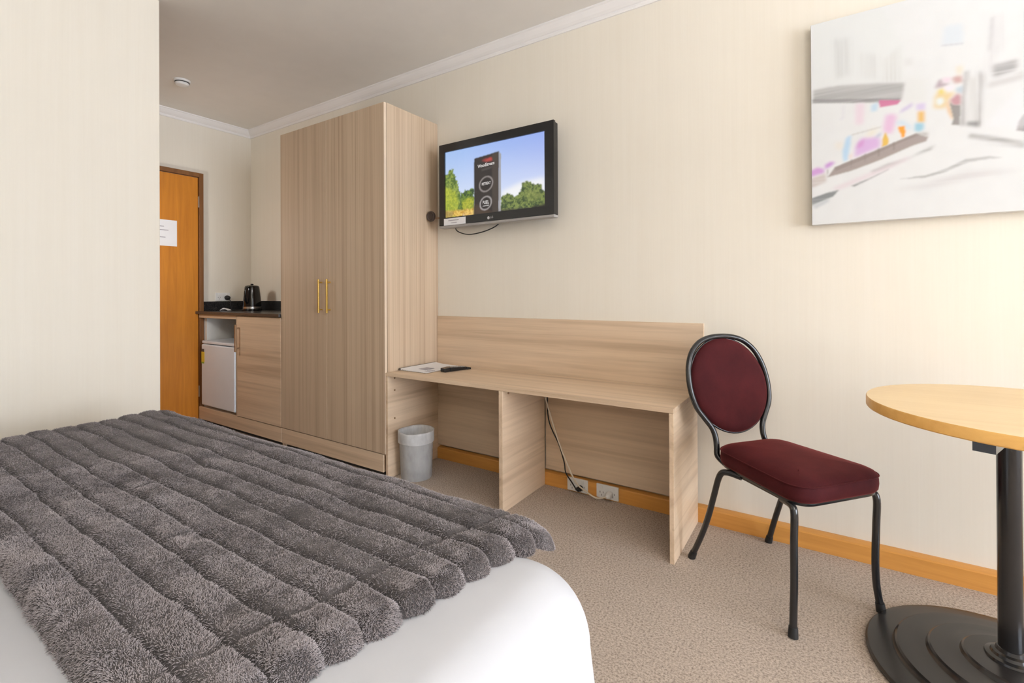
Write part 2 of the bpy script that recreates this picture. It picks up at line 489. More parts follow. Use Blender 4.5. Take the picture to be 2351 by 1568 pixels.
ct = thing('countertop', 'dark speckled counter slab with upstand on the low kitchenette cabinet', 'countertop', (-3.7, 2.07, .8825))
of2 = (-3.7, 2.07, .8825)
box('slab', (XF+.001, -3.099, YF-.012, W-.001, .8830, .905), M_granite, ct, .002, off=of2)
box('front_edge', (XF+.001, -3.099, YF-.0165, YF-.0125, .8830, .9035), M_granite_e, ct, .001, off=of2)
bm = bmesh.new(); add_box(bm, XF+.014-of2[0], -3.100-of2[0], W-.014-of2[1], W-.0015-of2[1], .9052-of2[2], .982-of2[2])
add_box(bm, XF+.0015-of2[0], XF+.0138-of2[0], 1.900-of2[1], W-.0015-of2[1], .9052-of2[2], .982-of2[2])
finish('upstand', bm, M_granite, ct, bevel=.001)

# fridge in the bay
fr = thing('mini_fridge', 'small white fridge standing in the open bay of the kitchenette', 'fridge', (-3.962, 2.04, .130))
of = (-3.962, 2.04, .130)
box('body', (-4.222, -3.703, YF+.045, 2.24, .1305, .645), M_fridge, fr, .006, off=of)
fd = box('door', (-4.224, -3.701, YF-.004, YF+.042, .150, .640), M_fridge, fr, .010, off=of)
box('worktop', (-4.226, -3.699, YF+.002, 2.24, .6455, .668), M_fridge, fr, .006, off=of)
lb = box('energy_label', (-4.218, -4.168, YF-.0052, YF-.0042, .498, .580), M_yellow, fd, 0, off=of)
box('label_header', (-4.217, -4.172, YF-.0060, YF-.0053, .580, .603), M_label, fd, 0, off=of)
box('label_footer', (-4.217, -4.172, YF-.0060, YF-.0053, .486, .498), M_green, fd, 0, off=of)

# kettle
kt = thing('kettle', 'glossy black electric kettle on the dark counter in the corner', 'kettle', (-3.95, 2.115, .9052), math.radians(30))
lathe('power_base', [(0, 0), (.074, 0), (.076, .006), (.074, .014), (.062, .018), (0, .018)], M_plastic, kt)
lathe('steel_band', [(.0640, .0185), (.0672, .0185), (.0672, .034), (.0640, .034)], M_steel, kt)
lathe('body', [(0, .019), (.0645, .019), (.0645, .034), (.0668, .036), (.0665, .06), (.064, .10), (.0595, .15), (.055, .188), (.0535, .196), (0, .1965)], M_kettle, kt)
lathe('lid', [(.052, .197), (.050, .203), (.038, .208), (.012, .210), (0, .210)], M_kettle, kt)
lathe('lid_knob', [(.0, .2102), (.010, .2102), (.012, .218), (.008, .222), (0, .222)], M_kettle, kt, seg=20)
hp = catmull([(.010, -.057, .190), (.010, -.085, .192), (.008, -.102, .165), (.005, -.100, .115), (.003, -.086, .075), (.002, -.064, .066)], 6)
tube('handle', hp, .0085, M_kettle, kt, 12)
bm = bmesh.new()
pr = [(-.018, .052, .165), (.018, .052, .165), (.012, .082, .190), (-.012, .082, .190), (-.018, .050, .195), (.018, .050, .195)]
v = [bm.verts.new(p) for p in pr]
for f in ((0, 1, 2, 3), (0, 3, 4), (1, 5, 2), (3, 2, 5, 4), (0, 4, 5, 1)): bm.faces.new([v[i] for i in f])
finish('spout', bm, M_kettle, kt, bevel=.003)

# wall socket by the counter, with a black plug
def socket(name, label, loc, axis):
    """double socket plate; axis 'x' = on the entrance wall, 'y' = on the television wall"""
    o = thing(name, label, 'power socket', loc)
    def B(n, a0, a1, d0, d1, z0, z1, m, par, bev=.001):
        b = (d0, d1, a0, a1, z0, z1) if axis == 'x' else (a0, a1, -d1, -d0, z0, z1)
        return box(n, b, m, par, bev)
    B('plate', -.058, .058, .0005, .009, -.034, .034, M_white, o, .002)
    for s in (-.030, .030):
        B('switch', s-.006, s+.006, .0092, .0125, .012, .028, M_white, o, .001)
        bm = bmesh.new()
        for da, dz, tilt in ((-.008, .0, .35), (.008, .0, -.35), (0, -.014, 0)):
            a0, a1 = s+da-.0012, s+da+.0012
            if axis == 'x': add_box(bm, .009, .0094, a0, a1, dz-.012+.003, dz-.012+.012)
            else: add_box(bm, a0, a1, -.0094, -.009, dz-.012+.003, dz-.012+.012)
        finish('pin_slots', bm, M_gap_shade, o)
    return o
socket('wall_socket', 'white double socket on the entrance wall above the dark counter', (XF, 2.056, 1.020), 'x')
kp = bpy.data.objects.new('power_cord', None); COL.objects.link(kp); kp.parent = kt
kp.matrix_world = Matrix.Translation((XF+.012, 2.086, 1.012))
kp.matrix_parent_inverse = (Matrix.Translation((-3.95, 2.115, .9052)) @ Matrix.Rotation(math.radians(30), 4, 'Z')).inverted(); kp.location = (XF+.012, 2.086, 1.012); kp.rotation_euler = (0, 0, 0)
bm = bmesh.new(); add_tube(bm, [(.0008, 0, 0), (.012, 0, 0), (.030, 0, -.002), (.040, 0, -.006)], [.020, .020, .017, .008], 16)
finish('plug', bm, M_rubber, kp, smooth=True)
tube('cable', catmull([(.036, 0, -.006), (.055, .002, -.03), (.060, .006, -.085), (.075, .02, -.1025), (.14, .03, -.1025), (.22, .02, -.1025), (.285, .015, -.1025)], 7), .0035, M_rubber, kp, 8)
sp = thing('sachet', 'small white paper packet lying on the dark counter left of the kettle', 'packet', (-4.215, 2.035, .9055), .5)
bm = bmesh.new(); nx = 8
vs = [[bm.verts.new((x, y, .004+.018*math.sin(PI*i/nx)*(.6 if j else 1))) for j, y in enumerate((-.022, .022))] for i, x in [(k, -.035+.07*k/nx) for k in range(nx+1)]]
vb = [[bm.verts.new((x, y, .0005+.012*math.sin(PI*i/nx)*(.6 if j else 1))) for j, y in enumerate((-.022, .022))] for i, x in [(k, -.035+.07*k/nx) for k in range(nx+1)]]
for i in range(nx):
    bm.faces.new((vs[i][0], vs[i+1][0], vs[i+1][1], vs[i][1])); bm.faces.new((vb[i][0], vb[i][1], vb[i+1][1], vb[i+1][0]))
    for j in (0, 1): bm.faces.new((vs[i][j], vb[i][j], vb[i+1][j], vs[i+1][j]))
for i in (0, nx): bm.faces.new((vs[i][0], vs[i][1], vb[i][1], vb[i][0]))
finish('wrapper', bm, M_paper, sp, smooth=True)

# ------------------------------------------------------------------ desk
YD = W-.445
dk = thing('luggage_desk', 'long low wood-grain desk with splashback against the television wall', 'desk', (-1.28, 2.08, 0))
of = (-1.28, 2.08, 0); ZT = .594
DX0, DX1 = -2.0725, -.484
box('desktop', (DX0, DX1, YD, W-.0135, ZT-.018, ZT), M_wood_x, dk, .0015, off=of)
lp = box('side_panel', (DX0, DX0+.018, YD+.001, W-.001, 0, ZT-.0185), M_wood_y, dk, off=of)
mp_ = box('divider', (-1.297, -1.275, YD+.001, W-.038, 0, ZT-.0185), M_wood_y, dk, off=of)
rp = box('side_panel', (DX1-.018, DX1, YD+.001, W-.038, 0, ZT-.0185), M_wood_y, dk, off=of)
box('splashback', (DX0, DX1+.024, W-.013, W-.0005, ZT-.02, .8965), M_wood_x, dk, .001, off=of)
for x0, x1 in ((DX0+.0185, -1.2975), (-1.2745, DX1-.0185)):
    box('back_panel', (x0, x1, W-.030, W-.016, .086, ZT-.0185), M_wood_x, dk, off=of)
for x, nx, par in ((DX0+.018, 1, lp), (-1.275, 1, mp_)):
    for y, z in (((YD+.05, ZT-.035), (YD+.05, .33), (YD+.05, .49)) if par is lp else ((YD+.05, ZT-.035),)):
        bm = bmesh.new(); add_tube(bm, [(x-of[0], y-of[1], z), (x+.004-of[0], y-of[1], z)], .005, 10)
        finish('fixing_peg', bm, M_bronze, par)

# folder, remote
fo = thing('information_folder', 'open white information folder with dark spine on the desk beside the wardrobe', 'folder', (-1.96, 2.10, ZT+.0002))
of3 = (-1.96, 2.10, ZT)
box('spine', (-2.0700, -2.060, 1.952, 2.262, ZT+.0003, ZT+.0125), M_cover, fo, .002, off=of3)
box('cover', (-2.060, -1.862, 1.962, 2.262, ZT+.0003, ZT+.002), M_cover, fo, 0, off=of3)
bm = bmesh.new(); N = 12
for k in range(N):
    for (a, b) in ((k/N, (k+1)/N),):
        xa, xb = -2.058+.205*a, -2.058+.205*b
        za, zb = ZT+.0022+.010*math.exp(-a*3.5), ZT+.0022+.010*math.exp(-b*3.5)
        vv = [bm.verts.new((p[0]-of3[0], p[1]-of3[1], p[2]-of3[2])) for p in ((xa, 1.958, za), (xb, 1.956, zb), (xb, 2.258, zb), (xa, 2.258, za), (xa, 1.958, ZT+.0021), (xb, 1.956, ZT+.0021), (xb, 2.258, ZT+.0021), (xa, 2.258, ZT+.0021))]
        for f in ((0, 1, 2, 3), (4, 7, 6, 5), (0, 4, 5, 1), (2, 6, 7, 3)): bm.faces.new([vv[i] for i in f])
bmesh.ops.remove_doubles(bm, verts=bm.verts[:], dist=1e-5)
pg = finish('pages', bm, M_paper, fo, smooth=True)
bm = bmesh.new()
for (x0, x1, y0, y1) in ((-1.985, -1.925, 2.03, 2.10), (-1.91, -1.87, 2.00, 2.008), (-1.91, -1.87, 2.02, 2.026), (-1.91, -1.87, 2.04, 2.046)):
    zz = ZT+.0026+.010*math.exp(-((x0+2.058)/.205)*3.5)
    add_box(bm, x0-of3[0], x1-of3[0], y0-of3[1], y1-of3[1], zz-of3[2], zz+.0006-of3[2])
finish('print', bm, M_ink, pg)
rm = thing('remote_control', 'black television remote lying on the desk beside the white folder', 'remote control', (-1.785, 2.130, ZT+.0003), math.radians(-16))
bm = bmesh.new()
for a, b, zt0, zt1 in ((-.092, -.055, .021, .025), (-.055, .06, .025, .017), (.06, .092, .017, .010)):
    vv = [bm.verts.new(p) for p in ((-.024, a, 0), (.024, a, 0), (.022, b, 0), (-.022, b, 0), (-.024, a, zt0), (.024, a, zt0), (.022, b, zt1), (-.022, b, zt1))]
    for f in ((0, 3, 2, 1), (4, 5, 6, 7), (0, 1, 5, 4), (1, 2, 6, 5), (2, 3, 7, 6), (3, 0, 4, 7)): bm.faces.new([vv[i] for i in f])
finish('case', bm, M_plastic, rm, bevel=.003)
bm = bmesh.new()
for j in range(6):
    for i in range(3):
        y = -.035+j*.016; z = .025-(y+.055)/.115*.008
        add_box(bm, -.015+i*.0125-.004, -.015+i*.0125+.004+.002, y-.004, y+.004, z-.0005, z+.0018)
finish('buttons', bm, M_grey, rm)

# sockets below the desk and their cords
YS = W-.037
socket('wall_socket', 'white double socket on the skirting under the desk, with the black plug', (-1.079, YS, .040), 'y')
socket('wall_socket', 'white double socket on the skirting under the desk, with the white plug', (-.915, YS, .040), 'y')
cb = thing('black_cord', 'black cord and plug hanging under the desk into the skirting socket', 'cord', (-1.09, YS-.01, .033))
bm = bmesh.new(); add_tube(bm, [(.030, -.0002, -.002), (.030, -.012, -.002), (.028, -.028, 0), (.020, -.036, .004)], [.014, .014, .012, .006], 14)
finish('plug', bm, M_rubber, cb, smooth=True)
pts = [bp(1257, 917, 1, 2.20), bp(1259, 960, 1, 2.20), bp(1283, 1020, 1, 2.20), bp(1295, 1060, 1, 2.20), bp(1299, 1085, 1, 2.205), bp(1312, 1106, 1, 2.215)]
pts = [p-np.array(cb.location) for p in pts]+[np.array((.020, -.036, .004))]
pts[0][2] = ZT-.0195-.033
tube('cable', catmull(pts, 7), .0033, M_rubber, cb, 8)
cw = thing('white_cord', 'cream cord hanging under the desk and looping to its white plug', 'cord', (-.905, YS-.01, .033))
bm = bmesh.new(); add_tube(bm, [(.005, -.0002, .002), (.005, -.012, .002), (.004, -.030, 0), (-.002, -.038, -.004)], [.017, .017, .014, .006], 14)
finish('plug', bm, M_white, cw, smooth=True)
pts = [bp(1241, 914, 1, 2.19), bp(1262, 948, 1, 2.19), bp(1278, 1000, 1, 2.19), bp(1300, 1060, 1, 2.19), bp(1322, 1107, 1, 2.195), bp(1345, 1128, 1, 2.20), bp(1368, 1143, 1, 2.20), bp(1388, 1142, 1, 2.205)]
pts = [p-np.array(cw.location) for p in pts]+[np.array((-.002, -.038, -.004))]
pts[0][2] = ZT-.0195-.033
tube('cable', catmull(pts, 7), .0042, M_cream_cord, cw, 8)

# waste bin
bn = thing('waste_bin', 'frosted plastic waste bin with white liner under the desk by the wardrobe', 'bin', (-1.948, 1.972, 0))
lathe('bucket', [(0, .004), (.082, .004), (.0835, .0005), (.086, .0005), (.087, .006), (.0975, .255), (.099, .258), (.0965, .259), (.0945, .255), (.0845, .009), (0, .009)], M_bin, bn, seg=56)
bm = bmesh.new(); seg = 72
def ring(r, z, amp, ph):
    return [bm.verts.new(((r+amp*math.sin(5*a+ph)+amp*.6*math.sin(11*a+2*ph))*math.cos(a), (r+amp*math.sin(5*a+ph)+amp*.6*math.sin(11*a+2*ph))*math.sin(a), z+amp*.8*math.sin(3*a+ph))) for a in [2*PI*k/seg for k in range(seg)]]
rings = [ring(.1000, .203, .0012, 0), ring(.1012, .215, .0010, .6), ring(.1018, .236, .0012, 1.2), ring(.1020, .256, .0010, 1.5), ring(.1015, .2645, .002, 2), ring(.0955, .2655, .002, 2.2), ring(.0905, .250, .002, 2.5), ring(.086, .20, .003, 3), ring(.082, .12, .004, 4), ring(.070, .055, .005, 5), ring(.045, .030, .004, 6)]
for a, b in zip(rings, rings[1:]):
    for k in range(seg): bm.faces.new((a[k], a[(k+1) % seg], b[(k+1) % seg], b[k]))
bm.faces.new(rings[-1])
finish('bin_liner', bm, M_bag, bn, smooth=True, angle=0)

# ------------------------------------------------------------------ raster painting helpers (paint stored per vertex of a flat picture mesh)
def raster(x0, x1, z0, z1, nx, nz, base):
    xs = np.linspace(x0, x1, nx); zs = np.linspace(z0, z1, nz)
    X, Z = np.meshgrid(xs, zs)
    return X, Z, np.ones((nz, nx, 3))*np.array(base)
def blur(m, r):
    r = int(r)
    if r < 1: return m
    for _ in range(2):
        for ax in (0, 1):
            pad = [(0, 0), (0, 0)]; pad[ax] = (r+1, r)
            c = np.cumsum(np.pad(m, pad, mode='edge'), axis=ax)
            n = m.shape[ax]
            m = (np.take(c, np.arange(2*r+1, 2*r+1+n), axis=ax)-np.take(c, np.arange(0, n), axis=ax))/(2*r+1)
    return m
def inside(X, Z, poly):
    m = np.zeros(X.shape, bool); n = len(poly)
    for i in range(n):
        (xa, za), (xb, zb) = poly[i], poly[(i+1) % n]
        if za == zb: continue
        c = ((za > Z) != (zb > Z)) & (X < (xb-xa)*(Z-za)/(zb-za)+xa)
        m ^= c
    return m
def picture(name, X, Z, img, y, mat, parent, off):
    nz, nx = X.shape
    co = np.zeros((nz*nx, 3), np.float32); co[:, 0] = X.ravel()-off[0]; co[:, 1] = y-off[1]; co[:, 2] = Z.ravel()-off[2]
    i = np.arange((nz-1)*nx).reshape(nz-1, nx)[:, :-1].ravel()
    f = np.stack([i, i+1, i+1+nx, i+nx], 1).astype(np.int32)
    me = bpy.data.meshes.new(name)
    me.vertices.add(len(co)); me.vertices.foreach_set('co', co.ravel())
    me.loops.add(f.size); me.loops.foreach_set('vertex_index', f.ravel())
    me.polygons.add(len(f)); me.polygons.foreach_set('loop_start', np.arange(0, f.size, 4, dtype=np.int32)); me.polygons.foreach_set('loop_total', np.full(len(f), 4, np.int32))
    me.update(); me.validate()
    a = me.color_attributes.new('paint', 'FLOAT_COLOR', 'POINT')
    rgba = np.ones((nz*nx, 4), np.float32); rgba[:, :3] = np.clip(img, 0, 1).reshape(-1, 3)
    a.data.foreach_set('color', rgba.ravel())
    me.materials.append(mat)
    o = bpy.data.objects.new(name, me); COL.objects.link(o); o.parent = parent
    return o
def vnoise(shape, cx, cz, seed):
    r = np.random.default_rng(seed); g = r.random((cz+2, cx+2))
    zz = np.linspace(0, cz, shape[0]); xx = np.linspace(0, cx, shape[1])
    zi = zz.astype(int); xi = xx.astype(int); fz = (zz-zi)[:, None]; fx = (xx-xi)[None, :]
    fz = fz*fz*(3-2*fz); fx = fx*fx*(3-2*fx)
    a = g[np.ix_(zi, xi)]; b = g[np.ix_(zi, xi+1)]; c = g[np.ix_(zi+1, xi)]; d = g[np.ix_(zi+1, xi+1)]
    return (a*(1-fx)+b*fx)*(1-fz)+(c*(1-fx)+d*fx)*fz

# ------------------------------------------------------------------ canvas on the wall
PX0, PX1, PZ0, PZ1 = -.040, 1.160, 1.306, 2.110
YP = W-.040
cv = thing('canvas_painting', 'large pale abstract street canvas with pastel colour patches on the wall', 'painting', (PX0, W, PZ0))
ofp = (PX0, W, PZ0)
box('stretched_canvas', (PX0, PX1, YP, W-.0004, PZ0, PZ1), plain('canvas_edge', (.74, .73, .71), .7, var=.01), cv, .003, off=ofp)
X, Z, img = raster(PX0+.001, PX1-.001, PZ0+.001, PZ1-.001, 560, 376, (.86, .865, .86))
def PA(pts, k):
    s, ox, oy = {'A': (531/1542, 1820, 0), 'B': (311/2322, 2040, 120), 'C': (300/1809, 1855, 200)}[k]
    out = []
    for x, y in pts:
        p = bp(ox+x*s, oy+y*s, 1, YP); out.append((p[0], p[2]))
    return out
def stroke(k, pts, c, soft=2, op=1.0, grain=0, seed=0):
    global img
    m = blur(inside(X, Z, PA(pts, k)).astype(float), round(soft*.45))*op
    if grain:
        g = vnoise(X.shape, *( (6, 120) if grain > 0 else (200, 5)), seed)
        m = m*(1-abs(grain)+abs(grain)*1.6*np.clip(g, 0, 1))
        m = np.clip(m, 0, 1)
    img = img*(1-m[..., None])+np.array(srgb(c))*m[..., None]
g = vnoise(X.shape, 40, 26, 3); img = img*(.985+.03*g[..., None])
# wash of building forms
stroke('A', [(135, 160), (600, 60), (740, 300), (740, 560), (135, 640)], '#eceeec', 10, .8)
stroke('A', [(270, 260), (380, 250), (390, 500), (280, 530)], '#d9dad8', 8, .6, -.7, 4)
stroke('A', [(440, 350), (580, 370), (560, 530), (450, 520)], '#dcdcda', 8, .5, -.7, 5)
stroke('A', [(600, 400), (720, 300), (720, 545), (600, 545)], '#dcdbd7', 7, .5, -.7, 6)
stroke('A', [(745, 390), (800, 390), (800, 440), (745, 440)], '#e2e2e0', 6, .7)
stroke('A', [(740, 520), (890, 520), (890, 680), (740, 680)], '#ebebe8', 8, .8)
stroke('A', [(135, 600), (300, 572), (560, 555), (745, 552), (740, 600), (725, 672), (135, 680)], '#a9a7a5', 5, .8, .2, 7)
stroke('A', [(130, 664), (720, 655), (700, 684), (130, 690)], '#8d8b8a', 3, .8, .3, 8)
# pastel patches on the left wall of the street
stroke('A', [(420, 690), (480, 690), (470, 830), (415, 830)], '#f0dbe6', 6, .9)
stroke('C', [(880, 240), (975, 215), (960, 330), (870, 340)], '#c5dff0', 5, .9)
stroke('C', [(985, 180), (1290, 180), (1240, 240), (990, 285)], '#d4789f', 3, .95)
stroke('C', [(1290, 310), (1440, 215), (1460, 250), (1400, 300), (1260, 370)], '#d5c8e6', 5, .9)
stroke('C', [(1500, 230), (1620, 220), (1620, 320), (1500, 320)], '#dccdec', 5, .9)
stroke('C', [(1515, 335), (1615, 330), (1615, 490), (1515, 490)], '#efc069', 4, .95)
stroke('C', [(1480, 500), (1610, 495), (1600, 590), (1530, 625), (1470, 600)], '#9fd0e4', 4, .95)
stroke('C', [(1080, 380), (1200, 370), (1230, 420), (1170, 640), (1060, 650), (1040, 560)], '#ecc3e2', 6, .95)
stroke('C', [(1230, 470), (1330, 470), (1440, 560), (1400, 600), (1320, 520), (1230, 520)], '#c8e0f2', 6, .8)
stroke('C', [(1250, 545), (1340, 540), (1350, 620), (1340, 685), (1300, 710), (1290, 660), (1255, 610)], '#f9a632', 3, 1)
stroke('C', [(1070, 620), (1120, 720), (1110, 800), (1020, 830), (1030, 720)], '#edc049', 3, .95)
stroke('C', [(720, 720), (820, 700), (990, 690), (1000, 830), (640, 975), (660, 830)], '#deb6e6', 6, .95)
stroke('C', [(690, 770), (790, 710), (760, 820), (670, 860)], '#dd9fd8', 5, .8)
stroke('C', [(530, 700), (600, 660), (590, 780), (550, 1010), (490, 1040), (475, 880)], '#bcdcf4', 5, .95)
stroke('C', [(840, 620), (960, 560), (930, 640), (800, 700)], '#f3e9cf', 8, .8)
stroke('C', [(960, 660), (1020, 620), (1000, 680), (920, 710)], '#b5bcd6', 5, .8)
stroke('C', [(600, 655), (1020, 540), (1020, 556), (600, 675)], '#cfcbc6', 3, .7)
stroke('C', [(390, 770), (460, 760), (470, 850), (400, 860)], '#f4e7d6', 8, .8)
stroke('C', [(45, 1160), (120, 1110), (220, 1130), (230, 1190), (120, 1220), (40, 1250)], '#d9a3e0', 4, .95)
stroke('C', [(230, 1080), (310, 1030), (380, 1040), (330, 1090), (240, 1140)], '#cf92dc', 4, .9)
stroke('C', [(570, 940), (610, 920), (600, 990), (570, 1000)], '#f3cfc8', 4, .8)
stroke('C', [(480, 260), (500, 260), (490, 440), (420, 470), (440, 440), (478, 410)], '#dedce4', 5, .7)
# brick band and kerbs
stroke('C', [(370, 1110), (860, 910), (1400, 680), (1500, 640), (1660, 690), (1640, 750), (1450, 810), (1000, 1010), (600, 1160), (270, 1250)], '#a89a95', 2, .95)
stroke('C', [(370, 1110), (860, 910), (1400, 680), (1500, 640), (1560, 660), (1300, 760), (800, 990), (380, 1165)], '#8f837f', 3, .55)
for q in (270, 600, 790, 980, 1190):
    zq = 1255-(q-270)*.42
    stroke('C', [(q-8, zq-110), (q+8, zq-115), (q+6, zq), (q-8, zq)], '#857a74', 2, .6)
stroke('C', [(40, 1270), (240, 1190), (260, 1310), (50, 1400)], '#d7cdc8', 5, .9, .3, 12)
stroke('C', [(1480, 640), (1660, 625), (1660, 690), (1540, 660)], '#b6b1ad', 4, .8)
stroke('C', [(860, 1170), (1100, 1060), (1400, 980), (1560, 890), (1760, 800), (1700, 870), (1480, 950), (1190, 1080), (900, 1190)], '#a9a9a7', 4, .8, .4, 13)
stroke('C', [(330, 1400), (900, 1170), (1400, 960), (1420, 985), (900, 1230), (400, 1430)], '#ead9df', 7, .8)
stroke('C', [(600, 1365), (900, 1240), (1130, 1130), (1100, 1150), (880, 1265), (640, 1380)], '#77777a', 2, .75, .3, 14)
stroke('A', [(120, 1325), (230, 1285), (310, 1265), (270, 1310), (130, 1370)], '#8f9293', 3, .9, .3, 15)
stroke('A', [(130, 1370), (250, 1320), (240, 1345), (150, 1395)], '#b9c0c6', 5, .6)
# figure of colour patches at the street end
stroke('B', [(860, 470), (920, 460), (930, 520), (1060, 540), (920, 600), (790, 620)], '#b9a3ad', 4, .9)
stroke('B', [(920, 440), (1070, 430), (1050, 520), (940, 520)], '#f3dbe8', 5, .9)
stroke('B', [(1080, 440), (1150, 410), (1260, 400), (1270, 510), (1130, 540)], '#d3aaa6', 4, .95)
stroke('B', [(1160, 240), (1260, 230), (1250, 380), (1190, 400)], '#f3e3c2', 6, .8)
stroke('B', [(860, 640), (950, 640), (980, 700), (1160, 680), (1100, 740), (1020, 830), (980, 960), (780, 960), (790, 780)], '#efd28f', 6, .9)
stroke('B', [(850, 650), (960, 620), (980, 690), (870, 710)], '#f1de4c', 5, .7)
stroke('B', [(820, 790), (930, 770), (960, 850), (880, 920), (820, 890)], '#eef5f4', 5, 1)
stroke('B', [(950, 590), (1130, 570), (1080, 650), (960, 660)], '#fbeef6', 4, 1)
stroke('B', [(1140, 620), (1290, 570), (1280, 700), (1180, 700)], '#c2d3de', 5, .9)
stroke('B', [(1120, 760), (1180, 700), (1250, 740), (1240, 910), (1100, 920), (1040, 830)], '#c98f97', 4, .9)
stroke('B', [(990, 850), (1030, 850), (1120, 1100), (1100, 1170), (1010, 1000)], '#eec086', 4, .95)
stroke('B', [(1040, 840), (1100, 900), (1240, 910), (1220, 1250), (1080, 1245), (1110, 1140)], '#908a86', 3, .9)
# grey poles and right-hand forms
stroke('B', [(1300, 330), (1370, 310), (1380, 420), (1320, 760), (1330, 1260), (1220, 1260), (1250, 900), (1290, 600)], '#aaa7a7', 5, .85, -.4, 16)
stroke('B', [(1550, 310), (1630, 380), (1640, 460), (1600, 700), (1580, 1270), (1480, 1260), (1540, 800)], '#a9a6a6', 6, .85, -.4, 17)
stroke('B', [(1380, 420), (1540, 420), (1520, 1200), (1340, 1200)], '#dddcd9', 8, .8, -.4, 18)
stroke('B', [(1340, 1190), (1560, 1180), (1560, 1280), (1330, 1260)], '#8b8987', 5, .85)
stroke('B', [(1760, 220), (2000, 170), (2210, 110), (2200, 300), (1800, 440)], '#b2b0b0', 6, .9, .3, 19)
stroke('B', [(1690, 520), (2000, 440), (2330, 320), (2330, 450), (2000, 540), (1690, 620)], '#d5d2d1', 6, .85, .3, 20)
stroke('B', [(2190, 1340), (2230, 1180), (2330, 1040), (2340, 1360)], '#9a9090', 3, .95)
stroke('B', [(1380, 1390), (1800, 1440), (2330, 1530), (2340, 1620), (1900, 1540), (1370, 1470)], '#b4b2b0', 5, .9, .3, 21)
stroke('B', [(1600, 1570), (2330, 1600), (2330, 1640)], '#77767a', 4, .4)
stroke('B', [(1000, 20), (1320, -50), (1330, 120), (1060, 130)], '#e6edf2', 8, .0)
stroke('A', [(1010, 175), (1130, 155), (1140, 290), (990, 305), (1000, 240)], '#e3eaf0', 6, .9)
stroke('A', [(990, 300), (1135, 285), (1135, 295), (990, 310)], '#cfcfd4', 3, .7)
stroke('A', [(1330, 110), (1400, 80), (1400, 300), (1350, 400), (1270, 560), (1310, 300)], '#e3e1e2', 8, .8, -.5, 22)
stroke('A', [(1320, 120), (1340, 110), (1320, 330), (1300, 350)], '#c9c7c8', 5, .6)
# road sweep
stroke('A', [(700, 1195), (900, 1165), (1030, 1120), (1150, 1060), (1300, 1040), (1400, 1050), (1300, 1060), (1160, 1085), (1010, 1150), (880, 1185)], '#b5b5b4', 3, .8, .4, 23)
stroke('A', [(650, 1270), (900, 1220), (1180, 1130), (1540, 1130), (1200, 1190), (900, 1260)], '#dedbdb', 9, .8, .4, 24)
stroke('A', [(1440, 660), (1540, 560), (1550, 860), (1280, 840)], '#f4f4f8', 10, .5)
# part of the canvas outside the frame: pale continuation
stroke('A', [(1560, 300), (1750, 250), (1780, 700), (1570, 720)], '#e4e3e3', 12, .8, .4, 25)
stroke('A', [(1560, 900), (1900, 1000), (1900, 1040), (1560, 960)], '#c4c2c1', 6, .8, .4, 26)
picture('painted_face', X, Z, img*.79, YP-.0006, attr_mat('painted_canvas'), cv, ofp)

# ------------------------------------------------------------------ television
YT = 2.180
tv = thing('television', 'black flat television on a wall bracket above the low desk', 'television', (-1.56, 2.22, 1.69))
oft = (-1.56, 2.22, 1.69)
TX0, TX1, TZ0, TZ1 = -1.953, -1.166, 1.436, 1.936
SX0, SX1, SZ0, SZ1 = -1.911, -1.221, 1.494, 1.889
bm = bmesh.new()
for b in ((TX0, SX0, TZ0+.012, TZ1), (SX1, TX1, TZ0+.012, TZ1), (SX0, SX1, SZ1, TZ1), (SX0, SX1, TZ0+.012, SZ0)):
    add_box(bm, b[0]-oft[0], b[1]-oft[0], YT-oft[1], YT+.018-oft[1], b[2]-oft[2], b[3]-oft[2])
bmesh.ops.remove_doubles(bm, verts=bm.verts[:], dist=1e-5)
finish('bezel', bm, M_plastic, tv)
box('trim_strip', (TX0, TX1, YT+.001, YT+.045, TZ0-.004, TZ0+.0115), M_grey, tv, .003, off=oft)
bm = bmesh.new()
add_box(bm, TX0+.004-oft[0], TX1-.004-oft[0], YT+.0185-oft[1], YT+.055-oft[1], TZ0+.012-oft[2], TZ1-.002-oft[2])
add_box(bm, TX0+.12-oft[0], TX1-.12-oft[0], YT+.0555-oft[1], YT+.082-oft[1], TZ0+.06-oft[2], TZ1-.08-oft[2])
finish('housing', bm, M_plastic, tv, bevel=.004)
X, Z, img = raster(SX0, SX1, SZ0, SZ1, 330, 190, (.5, .5, .5))
SS = 340/1720
def PT(pts): 
    out = []
    for x, y in pts:
        p = bp(960+x*SS, 250+y*SS, 1, YT+.010); out.append((p[0], p[2]))
    return out
def tvs(pts, c, soft=1, op=1.0, seed=0, rag=0, c2=None):
    global img
    m = inside(X, Z, PT(pts)).astype(float)
    if rag:
        n = vnoise(X.shape, 46, 28, seed)*.6+vnoise(X.shape, 110, 64, seed+1)*.4
        m = (blur(m, rag)+(n-.5)*.9 > .5).astype(float)
    m = blur(m, soft)*op
    col = np.array(srgb(c))*np.ones_like(img)
    if c2 is not None:
        n = vnoise(X.shape, 60, 36, seed+2)*.6+vnoise(X.shape, 130, 76, seed+5)*.4
        n = np.clip((n-.3)/.4, 0, 1)[..., None]
        col = np.array(srgb(c))*(1-n)+np.array(srgb(c2))*n
    img = img*(1-m[..., None])+col*m[..., None]
t = np.clip((Z-SZ0)/(SZ1-SZ0), 0, 1)[..., None]; sx = np.clip((X-SX0)/(SX1-SX0), 0, 1)[..., None]
topc = np.array(srgb('#a3c2f0'))*(1-sx)+np.array(srgb('#98aeee'))*sx
img = np.array(srgb('#e3e9f6'))*(1-t)**1.2+topc*(1-(1-t)**1.2)
